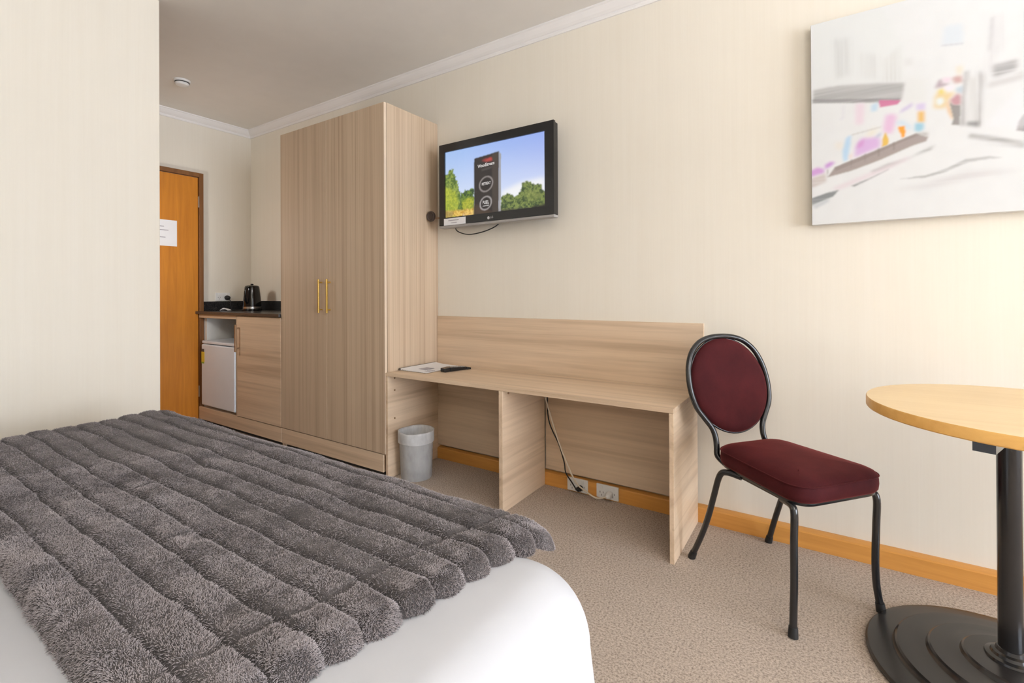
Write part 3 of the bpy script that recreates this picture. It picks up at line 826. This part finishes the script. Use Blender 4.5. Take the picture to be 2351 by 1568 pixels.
tvs([(970, 960), (1200, 850), (1470, 790), (1480, 1000), (970, 1050)], '#f1f1f2', 6, .9)
tvs([(310, 780), (400, 690), (420, 760), (470, 900), (500, 1010), (520, 1250), (300, 1270)], '#4d6a33', 1, 1, 31, 5, '#8ea14c')
tvs([(300, 900), (440, 960), (470, 1100), (420, 1260), (300, 1265)], '#9aa83a', 3, .75, 41, 5, '#c6cc45')
tvs([(500, 980), (570, 940), (650, 920), (650, 1190), (480, 1210)], '#2f4a2a', 1, 1, 51, 4, '#6d8a30')
tvs([(510, 1060), (600, 1020), (650, 1050), (650, 1180), (520, 1180)], '#8d9c28', 2, .8, 55, 4, '#c3c23a')
tvs([(960, 1020), (1030, 980), (1150, 1020), (1230, 830), (1330, 870), (1430, 880), (1480, 1010), (1490, 1140), (1300, 1200), (960, 1230)], '#3c4f2c', 1, 1, 61, 5, '#7d8c48')
tvs([(1220, 960), (1400, 930), (1450, 1040), (1300, 1080)], '#939c55', 3, .6, 66, 4, '#6b7a3d')
tvs([(300, 1190), (440, 1180), (680, 1150), (700, 1230), (500, 1245), (300, 1265)], '#c8963a', 2, .95, 71, 3, '#ecc766')
tvs([(300, 1190), (420, 1190), (400, 1260), (300, 1265)], '#8d8050', 3, .7)
tvs([(650, 1120), (950, 1170), (1300, 1150), (1510, 1110), (1510, 1250), (900, 1300), (640, 1300)], '#3a3130', 3, .95)
tvs([(1330, 1130), (1510, 1100), (1510, 1230), (1300, 1240)], '#171312', 3, .9)
tvs([(650, 578), (938, 492), (935, 1190), (860, 1230), (650, 1225)], '#2a2423', 1, 1)
tvs([(855, 520), (938, 495), (935, 1190), (860, 1220)], '#463c36', 2, .8)
tvs([(938, 496), (962, 520), (960, 1188), (936, 1190)], '#9d9c9e', 1, 1)
tvs([(650, 1100), (760, 1140), (860, 1190), (850, 1225), (650, 1225)], '#4d3a2c', 4, .7)
tvs([(735, 600), (790, 572), (820, 588), (850, 560), (862, 600), (790, 615)], '#9c3532', 2, .9)
tvs([(780, 605), (815, 570), (850, 560), (858, 592), (820, 602)], '#c24842', 2, .8)
tvs([(735, 708), (850, 672), (850, 684), (735, 720)], '#5d5654', 2, .8)
def annulus(cx, cy, rx, ry, w, c):
    a = np.linspace(0, 2*PI, 40)
    sk = -.30
    o = [(cx+rx*math.cos(q), cy+ry*math.sin(q)+sk*rx*math.cos(q)) for q in a]
    i = [(cx+(rx-w)*math.cos(q), cy+(ry-w)*math.sin(q)+sk*(rx-w)*math.cos(q)) for q in a]
    tvs(o, c, 1, 1); tvs(i, '#231d1d', 1, 1)
annulus(789, 872, 83, 92, 15, '#8b8381')
annulus(785, 1094, 72, 82, 14, '#a29c9b')
picture('screen_picture', X, Z, img, YT+.010, attr_mat('lit_screen', 1.0), tv, oft)
# lettering on the sign shown on the screen, logo and label on the bezel
def text_mesh(name, body, size, x, y, z, mat, parent, off, shear=0, width=None, zrise=0):
    cu = bpy.data.curves.new(name, 'FONT'); cu.body = body; cu.size = size; cu.align_x = 'CENTER'; cu.align_y = 'CENTER'; cu.offset = size*.02
    to = bpy.data.objects.new(name, cu); COL.objects.link(to)
    dg = bpy.context.evaluated_depsgraph_get(); dg.update()
    me = bpy.data.meshes.new_from_object(to.evaluated_get(dg)); bpy.data.objects.remove(to)
    n = len(me.vertices); c = np.zeros(n*3, np.float32); me.vertices.foreach_get('co', c); c = c.reshape(-1, 3)
    w = c[:, 0].max()-c[:, 0].min()
    k = (width/w) if width else 1
    q = np.zeros_like(c); q[:, 0] = c[:, 0]*k+x-off[0]; q[:, 1] = y-off[1]; q[:, 2] = c[:, 1]+zrise*c[:, 0]*k+z-off[2]
    me.vertices.foreach_set('co', q.ravel()); me.update()
    me.materials.clear(); me.materials.append(mat)
    o = bpy.data.objects.new(name, me); COL.objects.link(o); o.parent = parent
    return o
M_let = emit_mat('lit_lettering', (.72, .69, .67), 1.0)
scr = [o for o in tv.children if o.name.startswith('screen_picture')][0]
def tvpt(x, y):
    p = bp(960+x*SS, 250+y*SS, 1, YT+.009); return p[0], p[2]
lx, lz = tvpt(788, 648); rx, rz = tvpt(890, 612)
text_mesh('sign_lettering', 'WoodStream', .026, lx, YT+.0092, lz, M_let, scr, oft, width=.118, zrise=.05)
lx, lz = tvpt(790, 866); text_mesh('sign_lettering', 'RETREAT', .022, lx, YT+.0092, lz, M_let, scr, oft, width=.062, zrise=.05)
lx, lz = tvpt(785, 1086); text_mesh('sign_lettering', 'FUEL', .027, lx, YT+.0092, lz, M_let, scr, oft, width=.044, zrise=.03)
lx, lz = tvpt(785, 1125); text_mesh('sign_lettering', 'COFFEE', .010, lx, YT+.0092, lz, M_let, scr, oft, width=.044, zrise=.03)
lgx, _, lgz = bp(1121.5, 500, 1, YT)
bm = bmesh.new(); add_tube(bm, [(lgx-oft[0], YT-.0008-oft[1], lgz-oft[2]), (lgx-oft[0], YT+.0002-oft[1], lgz-oft[2])], .0085, 20)
finish('maker_logo', bm, plain('silver_print', (.52, .50, .50), .4), tv)
text_mesh('maker_logo', 'LG', .017, lgx+.023, YT-.0006, lgz+.001, plain('silver_lettering', (.40, .385, .385), .4), tv, oft)
a = bp(1019.5, 500.5, 1, YT); b = bp(1069, 517, 1, YT)
lab = box('sticker', (a[0], b[0], YT-.0012, YT-.0002, 1.447, 1.488), M_paper, tv, 0, off=oft)
bm = bmesh.new()
add_box(bm, a[0]+.035-oft[0], a[0]+.115-oft[0], YT-.0016-oft[1], YT-.0013-oft[1], 1.472-oft[2], 1.477-oft[2])
add_box(bm, a[0]+.055-oft[0], a[0]+.100-oft[0], YT-.0016-oft[1], YT-.0013-oft[1], 1.458-oft[2], 1.462-oft[2])
finish('print', bm, M_ink, lab)

br = thing('wall_bracket', 'black swivel arm bracket holding the television to the wall', 'bracket', (-1.62, 2.28, 1.66))
ofb = (-1.62, 2.28, 1.66)
box('wall_plate', (-1.68, -1.56, W-.010, W-.0005, 1.56, 1.76), M_black, br, .002, off=ofb)
bm = bmesh.new(); add_tube(bm, [(0, W-.010-ofb[1], 0), (0, YT+.083-ofb[1], 0)], .016, 16)
finish('arm', bm, M_black, br, smooth=True)
kz = 1.517
bm = bmesh.new()
add_tube(bm, [(-2.030-ofb[0], 2.214-ofb[1], kz-.010-ofb[2]), (-1.80-ofb[0], 2.245-ofb[1], kz-.016-ofb[2]), (-1.70-ofb[0], 2.275-ofb[1], kz+.02-ofb[2]), (-1.66-ofb[0], 2.294-ofb[1], 1.60-ofb[2])], .005, 10)
finish('side_rod', bm, M_bronze, br, smooth=True)
bm = bmesh.new()
prof = [(.031, 0), (.033, .004), (.033, .014), (.028, .018), (.020, .018), (.0, .018)]
rings = [[bm.verts.new((-2.038-ofb[0]+r*math.cos(q), 2.206-d-ofb[1], kz+r*math.sin(q)-ofb[2])) for q in [2*PI*k/28 for k in range(28)]] for r, d in [(.024, 0), (.031, .0), (.033, .006), (.032, .014), (.026, .017), (.019, .012)]]
for p_, q_ in zip(rings, rings[1:]):
    for k in range(28): bm.faces.new((p_[k], p_[(k+1) % 28], q_[(k+1) % 28], q_[k]))
bm.faces.new(rings[0]); bm.faces.new(rings[-1])
finish('end_knob', bm, plain('dark_brown_plastic', (.05, .032, .025), .4), br, smooth=True)
pts = [(-1.875, 2.243, 1.470), (-1.860, 2.225, 1.425), (-1.80, 2.205, 1.397), (-1.730, 2.20, 1.384), (-1.64, 2.205, 1.394), (-1.57, 2.22, 1.418), (-1.535, 2.245, 1.455)]
tube('cable', catmull([np.array(p)-np.array(oft) for p in pts], 8), .0032, M_rubber, tv, 8)

# ------------------------------------------------------------------ chair
CO = Vector((-.145, 1.95, 0)); ang = math.atan2(-.633, .774)
ch = thing('side_chair', 'burgundy velvet chair with round back and black tube frame by the desk', 'chair', CO, ang)
# local x = forward, local y = towards the wall side
def sy(y): return y
def outline(n=72):
    """seat outline: rounded trapezoid, wider in front"""
    c = [(-.152, -.152), (.258, -.186), (.258, .186), (-.152, .152)]
    rad = [.085, .085, .085, .085]
    out = []
    m = len(c)
    for i in range(m):
        p = np.array(c[i]); a = np.array(c[i-1]); b = np.array(c[(i+1) % m])
        d1 = (a-p)/np.linalg.norm(a-p); d2 = (b-p)/np.linalg.norm(b-p)
        s = p+d1*rad[i]; e = p+d2*rad[i]
        for k in range(13):
            t = k/12; out.append((1-t)**2*s+2*t*(1-t)*p+t*t*e)
    return np.array(out)
def cushion(name, out, prof, mat, parent, puff=0, mapf=None):
    """out: 2D outline; prof: (scale offset inwards, height)"""
    bm = bmesh.new(); cen = out.mean(0); rings = []
    nrm = np.array([np.cross([*(out[(i+1) % len(out)]-out[i-1]), 0], [0, 0, 1])[:2] for i in range(len(out))])
    nrm /= np.linalg.norm(nrm, axis=1)[:, None]
    if np.dot(nrm[0], out[0]-cen) < 0: nrm = -nrm
    for inset, z in prof:
        if inset < .06: P = out-nrm*inset
        else:
            base = out-nrm*.06; f = (inset-.06)/.14; P = base+(cen-base)*min(1, f)*.98
        rings.append([bm.verts.new(mapf(p[0], p[1], z) if mapf else (p[0], p[1], z)) for p in P])
    n = len(out)
    for a, b in zip(rings, rings[1:]):
        for k in range(n): bm.faces.new((a[k], a[(k+1) % n], b[(k+1) % n], b[k]))
    bm.faces.new(rings[0]); bm.faces.new(rings[-1])
    return finish(name, bm, mat, parent, smooth=True, angle=60)
so = outline()
seat = cushion('seat', so, [(.19, .4005), (.02, .4005), (.006, .402), (.001, .409), (-.001, .425), (.000, .442), (.003, .4495), (.0005, .4515), (.003, .4535), (.010, .461), (.024, .4675), (.042, .472), (.08, .4765), (.13, .4785), (.19, .479)], M_velvet, ch)
cushion('seat_pan', so, [(.19, .3905), (.012, .3905), (.009, .393), (.009, .4003), (.19, .4003)], M_black, ch)
# welt piping round the seat
pw = [(p[0], p[1], .4515) for p in so]
tube('piping', pw, .0022, M_velvet, seat, 6, closed=True)
K = -.27
def back(s, z): return (-.160+K*(z-.45), s, z)
R = .0108
half = [(.108, .3865), (.120, .415), (.117, .445), (.114, .480), (.122, .515), (.147, .552), (.174, .592), (.187, .640), (.189, .690), (.180, .745), (.155, .797), (.112, .835), (.060, .853), (0, .858)]
fr_pts = [back(-.009-s, z) for s, z in half]+[back(-.009+s, z) for s, z in half[-2::-1]]
fr_pts[0] = (-.118, -.112, .3865); fr_pts[-1] = (-.118, .112, .3865)
tube('back_frame', catmull(fr_pts, 4), R, M_black, ch, 14)
# padded disc
bm = bmesh.new(); dn = 64
ax = Vector((K, 0, 1)).normalized(); nn = Vector((1, 0, -K)).normalized()
cb_ = Vector(back(-.009, .670))
rings = []
for rr, d in ((.0, .024), (.06, .0235), (.11, .022), (.150, .018), (.171, .011), (.179, .002), (.181, -.004), (.179, -.010), (.165, -.017), (.12, -.021), (0, -.022)):
    if rr == 0: rings.append([bm.verts.new(cb_+nn*d)])
    else: rings.append([bm.verts.new(cb_+nn*d+Vector((0, 1, 0))*(rr*1.0*math.cos(2*PI*k/dn))+ax*(rr*1.03*math.sin(2*PI*k/dn))) for k in range(dn)])
for a, b in zip(rings, rings[1:]):
    for k in range(dn):
        k2 = (k+1) % dn
        if len(a) == 1: bm.faces.new((a[0], b[k], b[k2]))
        elif len(b) == 1: bm.faces.new((a[k], a[k2], b[0]))
        else: bm.faces.new((a[k], a[k2], b[k2], b[k]))
finish('back_pad', bm, M_velvet, ch, smooth=True, angle=70)
ring_pts = [tuple(cb_+nn*(-.006)+Vector((0, 1, 0))*(.1815*math.cos(2*PI*k/48))+ax*(.1815*1.03*math.sin(2*PI*k/48))) for k in range(48)]
tube('back_pad_rim', ring_pts, .0045, M_black, ch, 8, closed=True)
# under-seat rails and legs
def leg(pts):
    o = tube('leg', catmull(pts, 6), R, M_black, ch, 14)
    f = pts[-1]
    bm = bmesh.new(); d = np.array(pts[-2])-np.array(f); d /= np.linalg.norm(d)
    add_tube(bm, [np.array((f[0], f[1], .0006)), np.array(f)+d*.004, np.array(f)+d*.026], [.0142, .0140, .0126], 14)
    finish('rubber_foot', bm, M_rubber, o, smooth=True)
for s in (-1, 1):
    leg([(-.02, s*.140, .384), (-.070, s*.160, .386), (-.094, s*.170, .366), (-.123, s*.172, .28), (-.150, s*.172, .20), (-.182, s*.176, .115), (-.2275, s*.190, .004)])
    leg([(.16, s*.150, .384), (.208, s*.166, .386), (.224, s*.172, .366), (.222, s*.172, .28), (.220, s*.170, .16), (.221, s*.174, .08), (.2275, s*.184, .004)])
    tube('seat_rail', [(-.12, s*.118, .3845), (-.02, s*.140, .3845), (.16, s*.150, .3845)], .0055, M_black, ch, 10)

# ------------------------------------------------------------------ table
TC = (.405, 1.772)
tb = thing('pedestal_table', 'round beech-topped table on a black column and stepped base', 'table', (TC[0], TC[1], 0))
topx = .060
bm = bmesh.new(); add_lathe(bm, [(0, .7012), (.361, .7012), (.3630, .704), (.3630, .727), (.361, .7305), (0, .7305)], (topx, 0), 96)
o = finish('tabletop', bm, [M_top, M_lip], tb, smooth=True, angle=35)
for p in o.data.polygons:
    r = math.hypot(p.center[0]-topx, p.center[1])
    p.material_index = 1 if r > .3615 or (p.center[2] < .703 and r > .35) else 0
lathe('column', [(0, .078), (.0245, .078), (.0245, .6995), (0, .6995)], M_black, tb, seg=40)
bm = bmesh.new()
for q in (math.atan2(-.24, -.095), math.atan2(-.24, -.095)+PI/2):
    c, s = math.cos(q), math.sin(q); L, w = .265, .020
    vv = [bm.verts.new((c*a-s*b, s*a+c*b, z)) for z in (.664, .7008) for a, b in ((-L, -w), (L, -w), (L, w), (-L, w))]
    for f in ((0, 3, 2, 1), (4, 5, 6, 7), (0, 1, 5, 4), (1, 2, 6, 5), (2, 3, 7, 6), (3, 0, 4, 7)): bm.faces.new([vv[i] for i in f])
finish('support_cross', bm, M_black, tb)
lathe('collar', [(.0247, .070), (.052, .070), (.050, .076), (.040, .079), (.037, .086), (.030, .089), (.0275, .098), (.0247, .099)], M_black, tb, seg=40)
st = [(0, .0005), (.317, .0005), (.3212, .004), (.3212, .010), (.316, .015), (.300, .018), (.262, .0205), (.257, .0215), (.2535, .026), (.252, .032), (.247, .036), (.225, .038), (.190, .0395), (.184, .0405), (.1805, .046), (.179, .0505), (.174, .054), (.150, .0555), (.119, .0565), (.113, .058), (.110, .063), (.1085, .0665), (.104, .0695), (.08, .0705), (0, .0705)]
lathe('base', st, M_base, tb, c=(.012, -.010), seg=96, angle=25)

# ------------------------------------------------------------------ bed
bd = thing('bed', 'wide bed with smooth white duvet under the grey throw', 'bed', (-1.36, -.2, 0))
ofb = np.array((-1.36, -.2, 0))
BX0, BX1, BY0, BY1, BZ = -2.34, -.324, -1.20, .838, .550
box('bed_base', (BX0+.08, BX1-.08, BY0+.02, BY1-.08, .10, .27), M_cover, bd, .01, off=tuple(ofb))
box('mattress', (BX0+.05, BX1-.05, BY0+.02, BY1-.05, .2705, .50), M_linen, bd, .04, off=tuple(ofb))
for x in (BX0+.15, BX1-.15):
    for y in (BY0+.15, BY1-.15):
        bm = bmesh.new(); add_tube(bm, [(x-ofb[0], y-ofb[1], 0.0005), (x-ofb[0], y-ofb[1], .0995)], .025, 12)
        finish('leg', bm, M_black, bd)

# smooth lattice noise used for cloth and fur
_g = np.random.default_rng(5).random((64, 64, 3))
def n2(x, y, ch=0):
    x = np.asarray(x, float) % 63; y = np.asarray(y, float) % 63
    xi = np.floor(x).astype(int); yi = np.floor(y).astype(int); fx = x-xi; fy = y-yi
    fx = fx*fx*(3-2*fx); fy = fy*fy*(3-2*fy)
    g = _g[:, :, ch]; x1 = (xi+1) % 64; y1 = (yi+1) % 64
    return ((g[xi, yi]*(1-fx)+g[x1, yi]*fx)*(1-fy)+(g[xi, y1]*(1-fx)+g[x1, y1]*fx)*fy)*2-1

DR = .118
def grid_mesh(name, P, mat, parent, off, closed_u=False):
    nu, nv = P.shape[:2]
    co = (P.reshape(-1, 3)-off).astype(np.float32)
    idx = np.arange(nu*nv).reshape(nu, nv)
    a = idx[:-1, :-1].ravel(); b = idx[1:, :-1].ravel(); c = idx[1:, 1:].ravel(); d = idx[:-1, 1:].ravel()
    f = np.stack([a, b, c, d], 1)
    if closed_u:
        f = np.concatenate([f, np.stack([idx[-1, :-1], idx[0, :-1], idx[0, 1:], idx[-1, 1:]], 1)])
    me = bpy.data.meshes.new(name); f = f.astype(np.int32)
    me.vertices.add(len(co)); me.vertices.foreach_set('co', co.ravel())
    me.loops.add(f.size); me.loops.foreach_set('vertex_index', f.ravel())
    me.polygons.add(len(f)); me.polygons.foreach_set('loop_start', np.arange(0, f.size, 4, dtype=np.int32)); me.polygons.foreach_set('loop_total', np.full(len(f), 4, np.int32))
    me.polygons.foreach_set('use_smooth', np.ones(len(f), bool))
    me.update(); me.validate(); me.materials.append(mat)
    o = bpy.data.objects.new(name, me); COL.objects.link(o); o.parent = parent
    return o

# duvet: rounded-rectangle rings from the centre of the top, over the rounded edge and down the sides
rc = .140
per = []
def arc(cx, cy, a0, a1, n): return [(cx+rc*math.cos(a0+(a1-a0)*k/n), cy+rc*math.sin(a0+(a1-a0)*k/n)) for k in range(n)]
def lin(a, b, n): return [(a[0]+(b[0]-a[0])*k/n, a[1]+(b[1]-a[1])*k/n) for k in range(n)]
per += lin((BX1, BY0+rc), (BX1, BY1-rc), 90)+arc(BX1-rc, BY1-rc, 0, PI/2, 30)+lin((BX1-rc, BY1), (BX0+rc, BY1), 80)+arc(BX0+rc, BY1-rc, PI/2, PI, 24)
per += lin((BX0, BY1-rc), (BX0, BY0+rc), 60)+arc(BX0+rc, BY0+rc, PI, 1.5*PI, 12)+lin((BX0+rc, BY0), (BX1-rc, BY0), 60)+arc(BX1-rc, BY0+rc, 1.5*PI, 2*PI, 12)
per = np.array(per); npz = len(per)
nr = np.stack([np.roll(per, -1, 0)[:, 1]-np.roll(per, 1, 0)[:, 1], -(np.roll(per, -1, 0)[:, 0]-np.roll(per, 1, 0)[:, 0])], 1)
nr /= np.linalg.norm(nr, axis=1)[:, None]
cen = np.array([(BX0+BX1)/2, (BY0+BY1)/2])
prof = []
for k in range(0, 26): prof.append(('c', k/25))
for k in range(1, 15): prof.append(('a', (PI/2)*k/14))
for k in range(1, 23): prof.append(('s', k/22*(BZ-DR-.10)))
P = np.zeros((npz, len(prof), 3)); arcl = np.arange(npz)
inner = per-nr*DR
sdist = np.concatenate([[0], np.cumsum(np.linalg.norm(np.diff(per, axis=0), axis=1))])
for j, (kd_, t_) in enumerate(prof):
    if kd_ == 'c':
        q = cen+(inner-cen)*t_; z = BZ+.004*n2(q[:, 0]*2.2+9, q[:, 1]*2.2+4)*1.0
        P[:, j, :2] = q; P[:, j, 2] = z
    elif kd_ == 'a':
        q = inner+nr*(DR*math.sin(t_)); P[:, j, :2] = q; P[:, j, 2] = BZ-DR*(1-math.cos(t_))+.004*n2(q[:, 0]*2.2+9, q[:, 1]*2.2+4)*(1-t_/(PI/2))
        P[:, j, :2] += nr*(.010*n2(sdist*3.2, np.full(npz, 2.)+t_*.3)[:, None])*(t_/(PI/2))
    else:
        fold = .010*n2(sdist*3.2, np.full(npz, 2.)+.47)+.030*n2(sdist*5.5+11, np.full(npz, 5.)+t_*.9)*min(1, t_/.25)
        P[:, j, :2] = per+nr*(fold+.045*(t_/.35)**1.2*.35)[:, None]; P[:, j, 2] = BZ-DR-t_
grid_mesh('duvet', P, M_linen, bd, ofb, closed_u=True)

# ------------------------------------------------------------------ throw
TY0, NS, SW = .200, 11, .0615
TXF = -2.385
th = thing('throw', 'grey channelled faux-fur throw across the foot of the white bed', 'throw', (-1.4, .55, .55))
oft2 = np.array((-1.4, .55, .55))
def duvet_z(x, y):
    """height of the duvet top under a point near the edges"""
    z = np.full(np.broadcast(x, y).shape, BZ)
    for d in (x-(BX1-DR), y-(BY1-DR), (BX0+DR)-x):
        e = np.clip(d, 0, DR*.985)
        z = z-(DR-np.sqrt(np.maximum(DR*DR-e*e, 0)))
    return z
def front_x(y): return -.478+(y-.816)*.165
def throw_surface(s, t):
    """s 0..1 from far end to near end, t 0..NS across the channels -> position"""
    tau = t-np.floor(np.clip(t, 0, NS-1e-6))
    ch_ = np.floor(np.clip(t, 0, NS-1e-6))
    y = TY0+t*SW
    xf = front_x(y)+.012*np.sin(PI*np.clip(tau, 0, 1))-.004
    far = TXF+(y-.5)*.30
    x = far+(xf-far)*s
    yy = y+.0050*n2(x*5.0+3, t*.7+1)+.0025*n2(x*14+3, t*1.7+7)
    base = BZ+.0035
    nearm = np.clip(x-(-.500), 0, .20); footm = np.clip(y-.782, 0, .2); farm = np.clip(-2.21-x, 0, .3)
    z = base-3.2*nearm**2-2.5*footm**2-3.6*farm**2-.22*np.clip(x+.525, 0, .2)
    z = z+.0045*n2(x*2.6+20, y*3+8)+.003*n2(x*7+2, y*9)
    w = np.abs(2*tau-1)
    bump = .026*(1-w**7)+.0045*n2(x*9+ch_*3.1, ch_*5.7+tau*1.2)*(1-w**4)
    dl = (xf-x)
    endr = np.sqrt(np.clip(1-(1-np.clip(dl/.022, 0, 1))**2, 0, 1)); bump = bump*endr
    dfar = np.sqrt(np.clip(1-(1-np.clip((x-far)/.02, 0, 1))**2, 0, 1)); bump = bump*dfar
    edge = np.minimum(1, np.minimum(t, NS-t)/.28+.0); bump = bump*np.sqrt(np.clip(1-(1-edge)**2, 0, 1))
    crease = np.exp(-((dl-.100-.006*n2(ch_*2.3, ch_*1.1))/.006)**2)*np.clip(n2(ch_*3.7+2, ch_*1.9)*.5+.7, 0, 1)
    bump = bump-.011*crease*(1-w**3)
    bump = np.where((t <= 0) | (t >= NS), 0, bump)
    lift = .004*(1-np.clip(np.minimum(np.minimum(t, NS-t)/.1, np.minimum(dl, x-far)/.01), 0, 1))
    return np.stack([x, yy, z+bump-lift], -1)
ns, ntt = 520, NS*16+1
s_ = np.linspace(0, 1, ns); t_ = np.linspace(0, NS, ntt)
S, T_ = np.meshgrid(s_, t_, indexing='ij')
# finer sampling of the near end
S = 1-(1-S)**1.25
P = throw_surface(S, T_)
grid_mesh('fur_cloth', P, M_fur, th, oft2)
# pile of short fibres
NH = 240000
r1 = RNG.random(NH)
s = 1-(1-r1)**1.0
s = np.where(RNG.random(NH) < .55, 1-(RNG.random(NH)**1.0)*.62, s)   # the part near the camera is denser
t = RNG.random(NH)*NS
s = np.where(RNG.random(NH) < .10, 1-RNG.random(NH)**1.6*.028, s)
t = np.where(RNG.random(NH) < .22, RNG.random(NH)*5, t)
t = np.where(RNG.random(NH) < .04, RNG.random(NH)*.30, t)
p0 = throw_surface(s, t)
e = .004
ps = throw_surface(np.clip(s+e*.5, 0, 1), t)-throw_surface(np.clip(s-e*.5, 0, 1), t)
pt = throw_surface(s, np.clip(t+.03, .001, NS-.001))-throw_surface(s, np.clip(t-.03, .001, NS-.001))
nrm = np.cross(ps, pt); nrm /= np.linalg.norm(nrm, axis=1)[:, None]+1e-9
nrm[nrm[:, 2] < 0] *= -1
comb = np.stack([n2(p0[:, 0]*13, p0[:, 1]*13, 0)+.25, n2(p0[:, 0]*13+7, p0[:, 1]*13+3, 1), np.zeros(NH)], -1)
fine = np.stack([n2(p0[:, 0]*70, p0[:, 1]*70, 2), n2(p0[:, 0]*70+5, p0[:, 1]*70+9, 0), np.zeros(NH)], -1)
rnd = RNG.normal(size=(NH, 3))*.20
d = nrm*1.0+comb*.28+fine*.16+rnd; d /= np.linalg.norm(d, axis=1)[:, None]
L = (.0038+.0020*RNG.random(NH))*(1+.25*n2(p0[:, 0]*25, p0[:, 1]*25, 1))
tau = t-np.floor(t); seam = np.abs(2*tau-1); L = L*np.where((seam > .86) & (t > .2) & (t < NS-.2), .25, 1)
K3 = np.zeros((NH, 4, 3))
bend = comb*.35+fine*.35+rnd*.8; bend[:, 2] -= .35
for k in range(4):
    u = k/3
    K3[:, k] = p0-nrm*.001+(d*u+bend*(u*u)*.55)*L[:, None]
try:
    hc = bpy.data.hair_curves.new('fur_pile')
    hc.add_curves([4]*NH)
    hc.points.foreach_set('position', (K3.reshape(-1, 3)-oft2).astype(np.float32).ravel())
    rad = np.tile(np.array([.00048, .00044, .00034, .00012], np.float32), NH)
    ra = hc.attributes.get('radius') or hc.attributes.new('radius', 'FLOAT', 'POINT')
    ra.data.foreach_set('value', rad)
    hc.materials.append(M_hair)
    ho = bpy.data.objects.new('fur_pile', hc); COL.objects.link(ho); ho.parent = th
    ho['kind'] = 'stuff'
except Exception as ex:
    print('hair failed', ex)

# ------------------------------------------------------------------ light: overcast daylight through the window
wd = bpy.data.worlds.new('world'); SC.world = wd; wd.use_nodes = True
wt = wd.node_tree; wt.nodes.clear()
wo = wt.nodes.new('ShaderNodeOutputWorld'); bg = wt.nodes.new('ShaderNodeBackground'); wt.links.new(bg.outputs[0], wo.inputs[0])
bg.inputs[0].default_value = (.905, .98, 1.10, 1); bg.inputs[1].default_value = 13.5
pl = bpy.data.lights.new('window_portal', 'AREA'); pl.shape = 'RECTANGLE'; pl.size = WY1-WY0; pl.size_y = WZ1-WZ0
pl.cycles.is_portal = True
po = bpy.data.objects.new('window_portal', pl); COL.objects.link(po); po.location = (XR+.14, (WY0+WY1)/2, (WZ0+WZ1)/2)
po.rotation_euler = (PI/2, 0, PI/2)
# corridor ceiling lamp, behind the corner of the block, and an unseen fill disk added to brighten the ceiling
def lamp(name, loc, size, watts, rgb, up=False):
    l = bpy.data.lights.new(name, 'AREA'); l.shape = 'DISK'; l.size = size; l.energy = watts; l.color = rgb
    o = bpy.data.objects.new(name, l); COL.objects.link(o); o.location = loc
    if up: o.rotation_euler = (PI, 0, 0)
    return o
o = lamp('corridor_lamp', (-3.75, 1.07, 1.45), .22, 4.2, (1, .97, .92)); o.rotation_euler = (PI/2, 0, 0)
lamp('ceiling_fill', (1.35, -.25, 1.70), .4, 84, (.98, .99, 1.02), True)  # added fill light, bounced off the ceiling

SC.view_settings.view_transform = 'Standard'; SC.view_settings.look = 'None'; SC.view_settings.gamma = 1; SC.view_settings.exposure = 0
SC.view_settings.use_curve_mapping = False
SC.cycles.use_denoising = True
SC.cycles.max_bounces = 7; SC.cycles.diffuse_bounces = 4; SC.cycles.transparent_max_bounces = 12
SC.cycles.sample_clamp_indirect = 6
SC.cycles.use_adaptive_sampling = True; SC.cycles.adaptive_threshold = .10; SC.cycles.adaptive_min_samples = 16
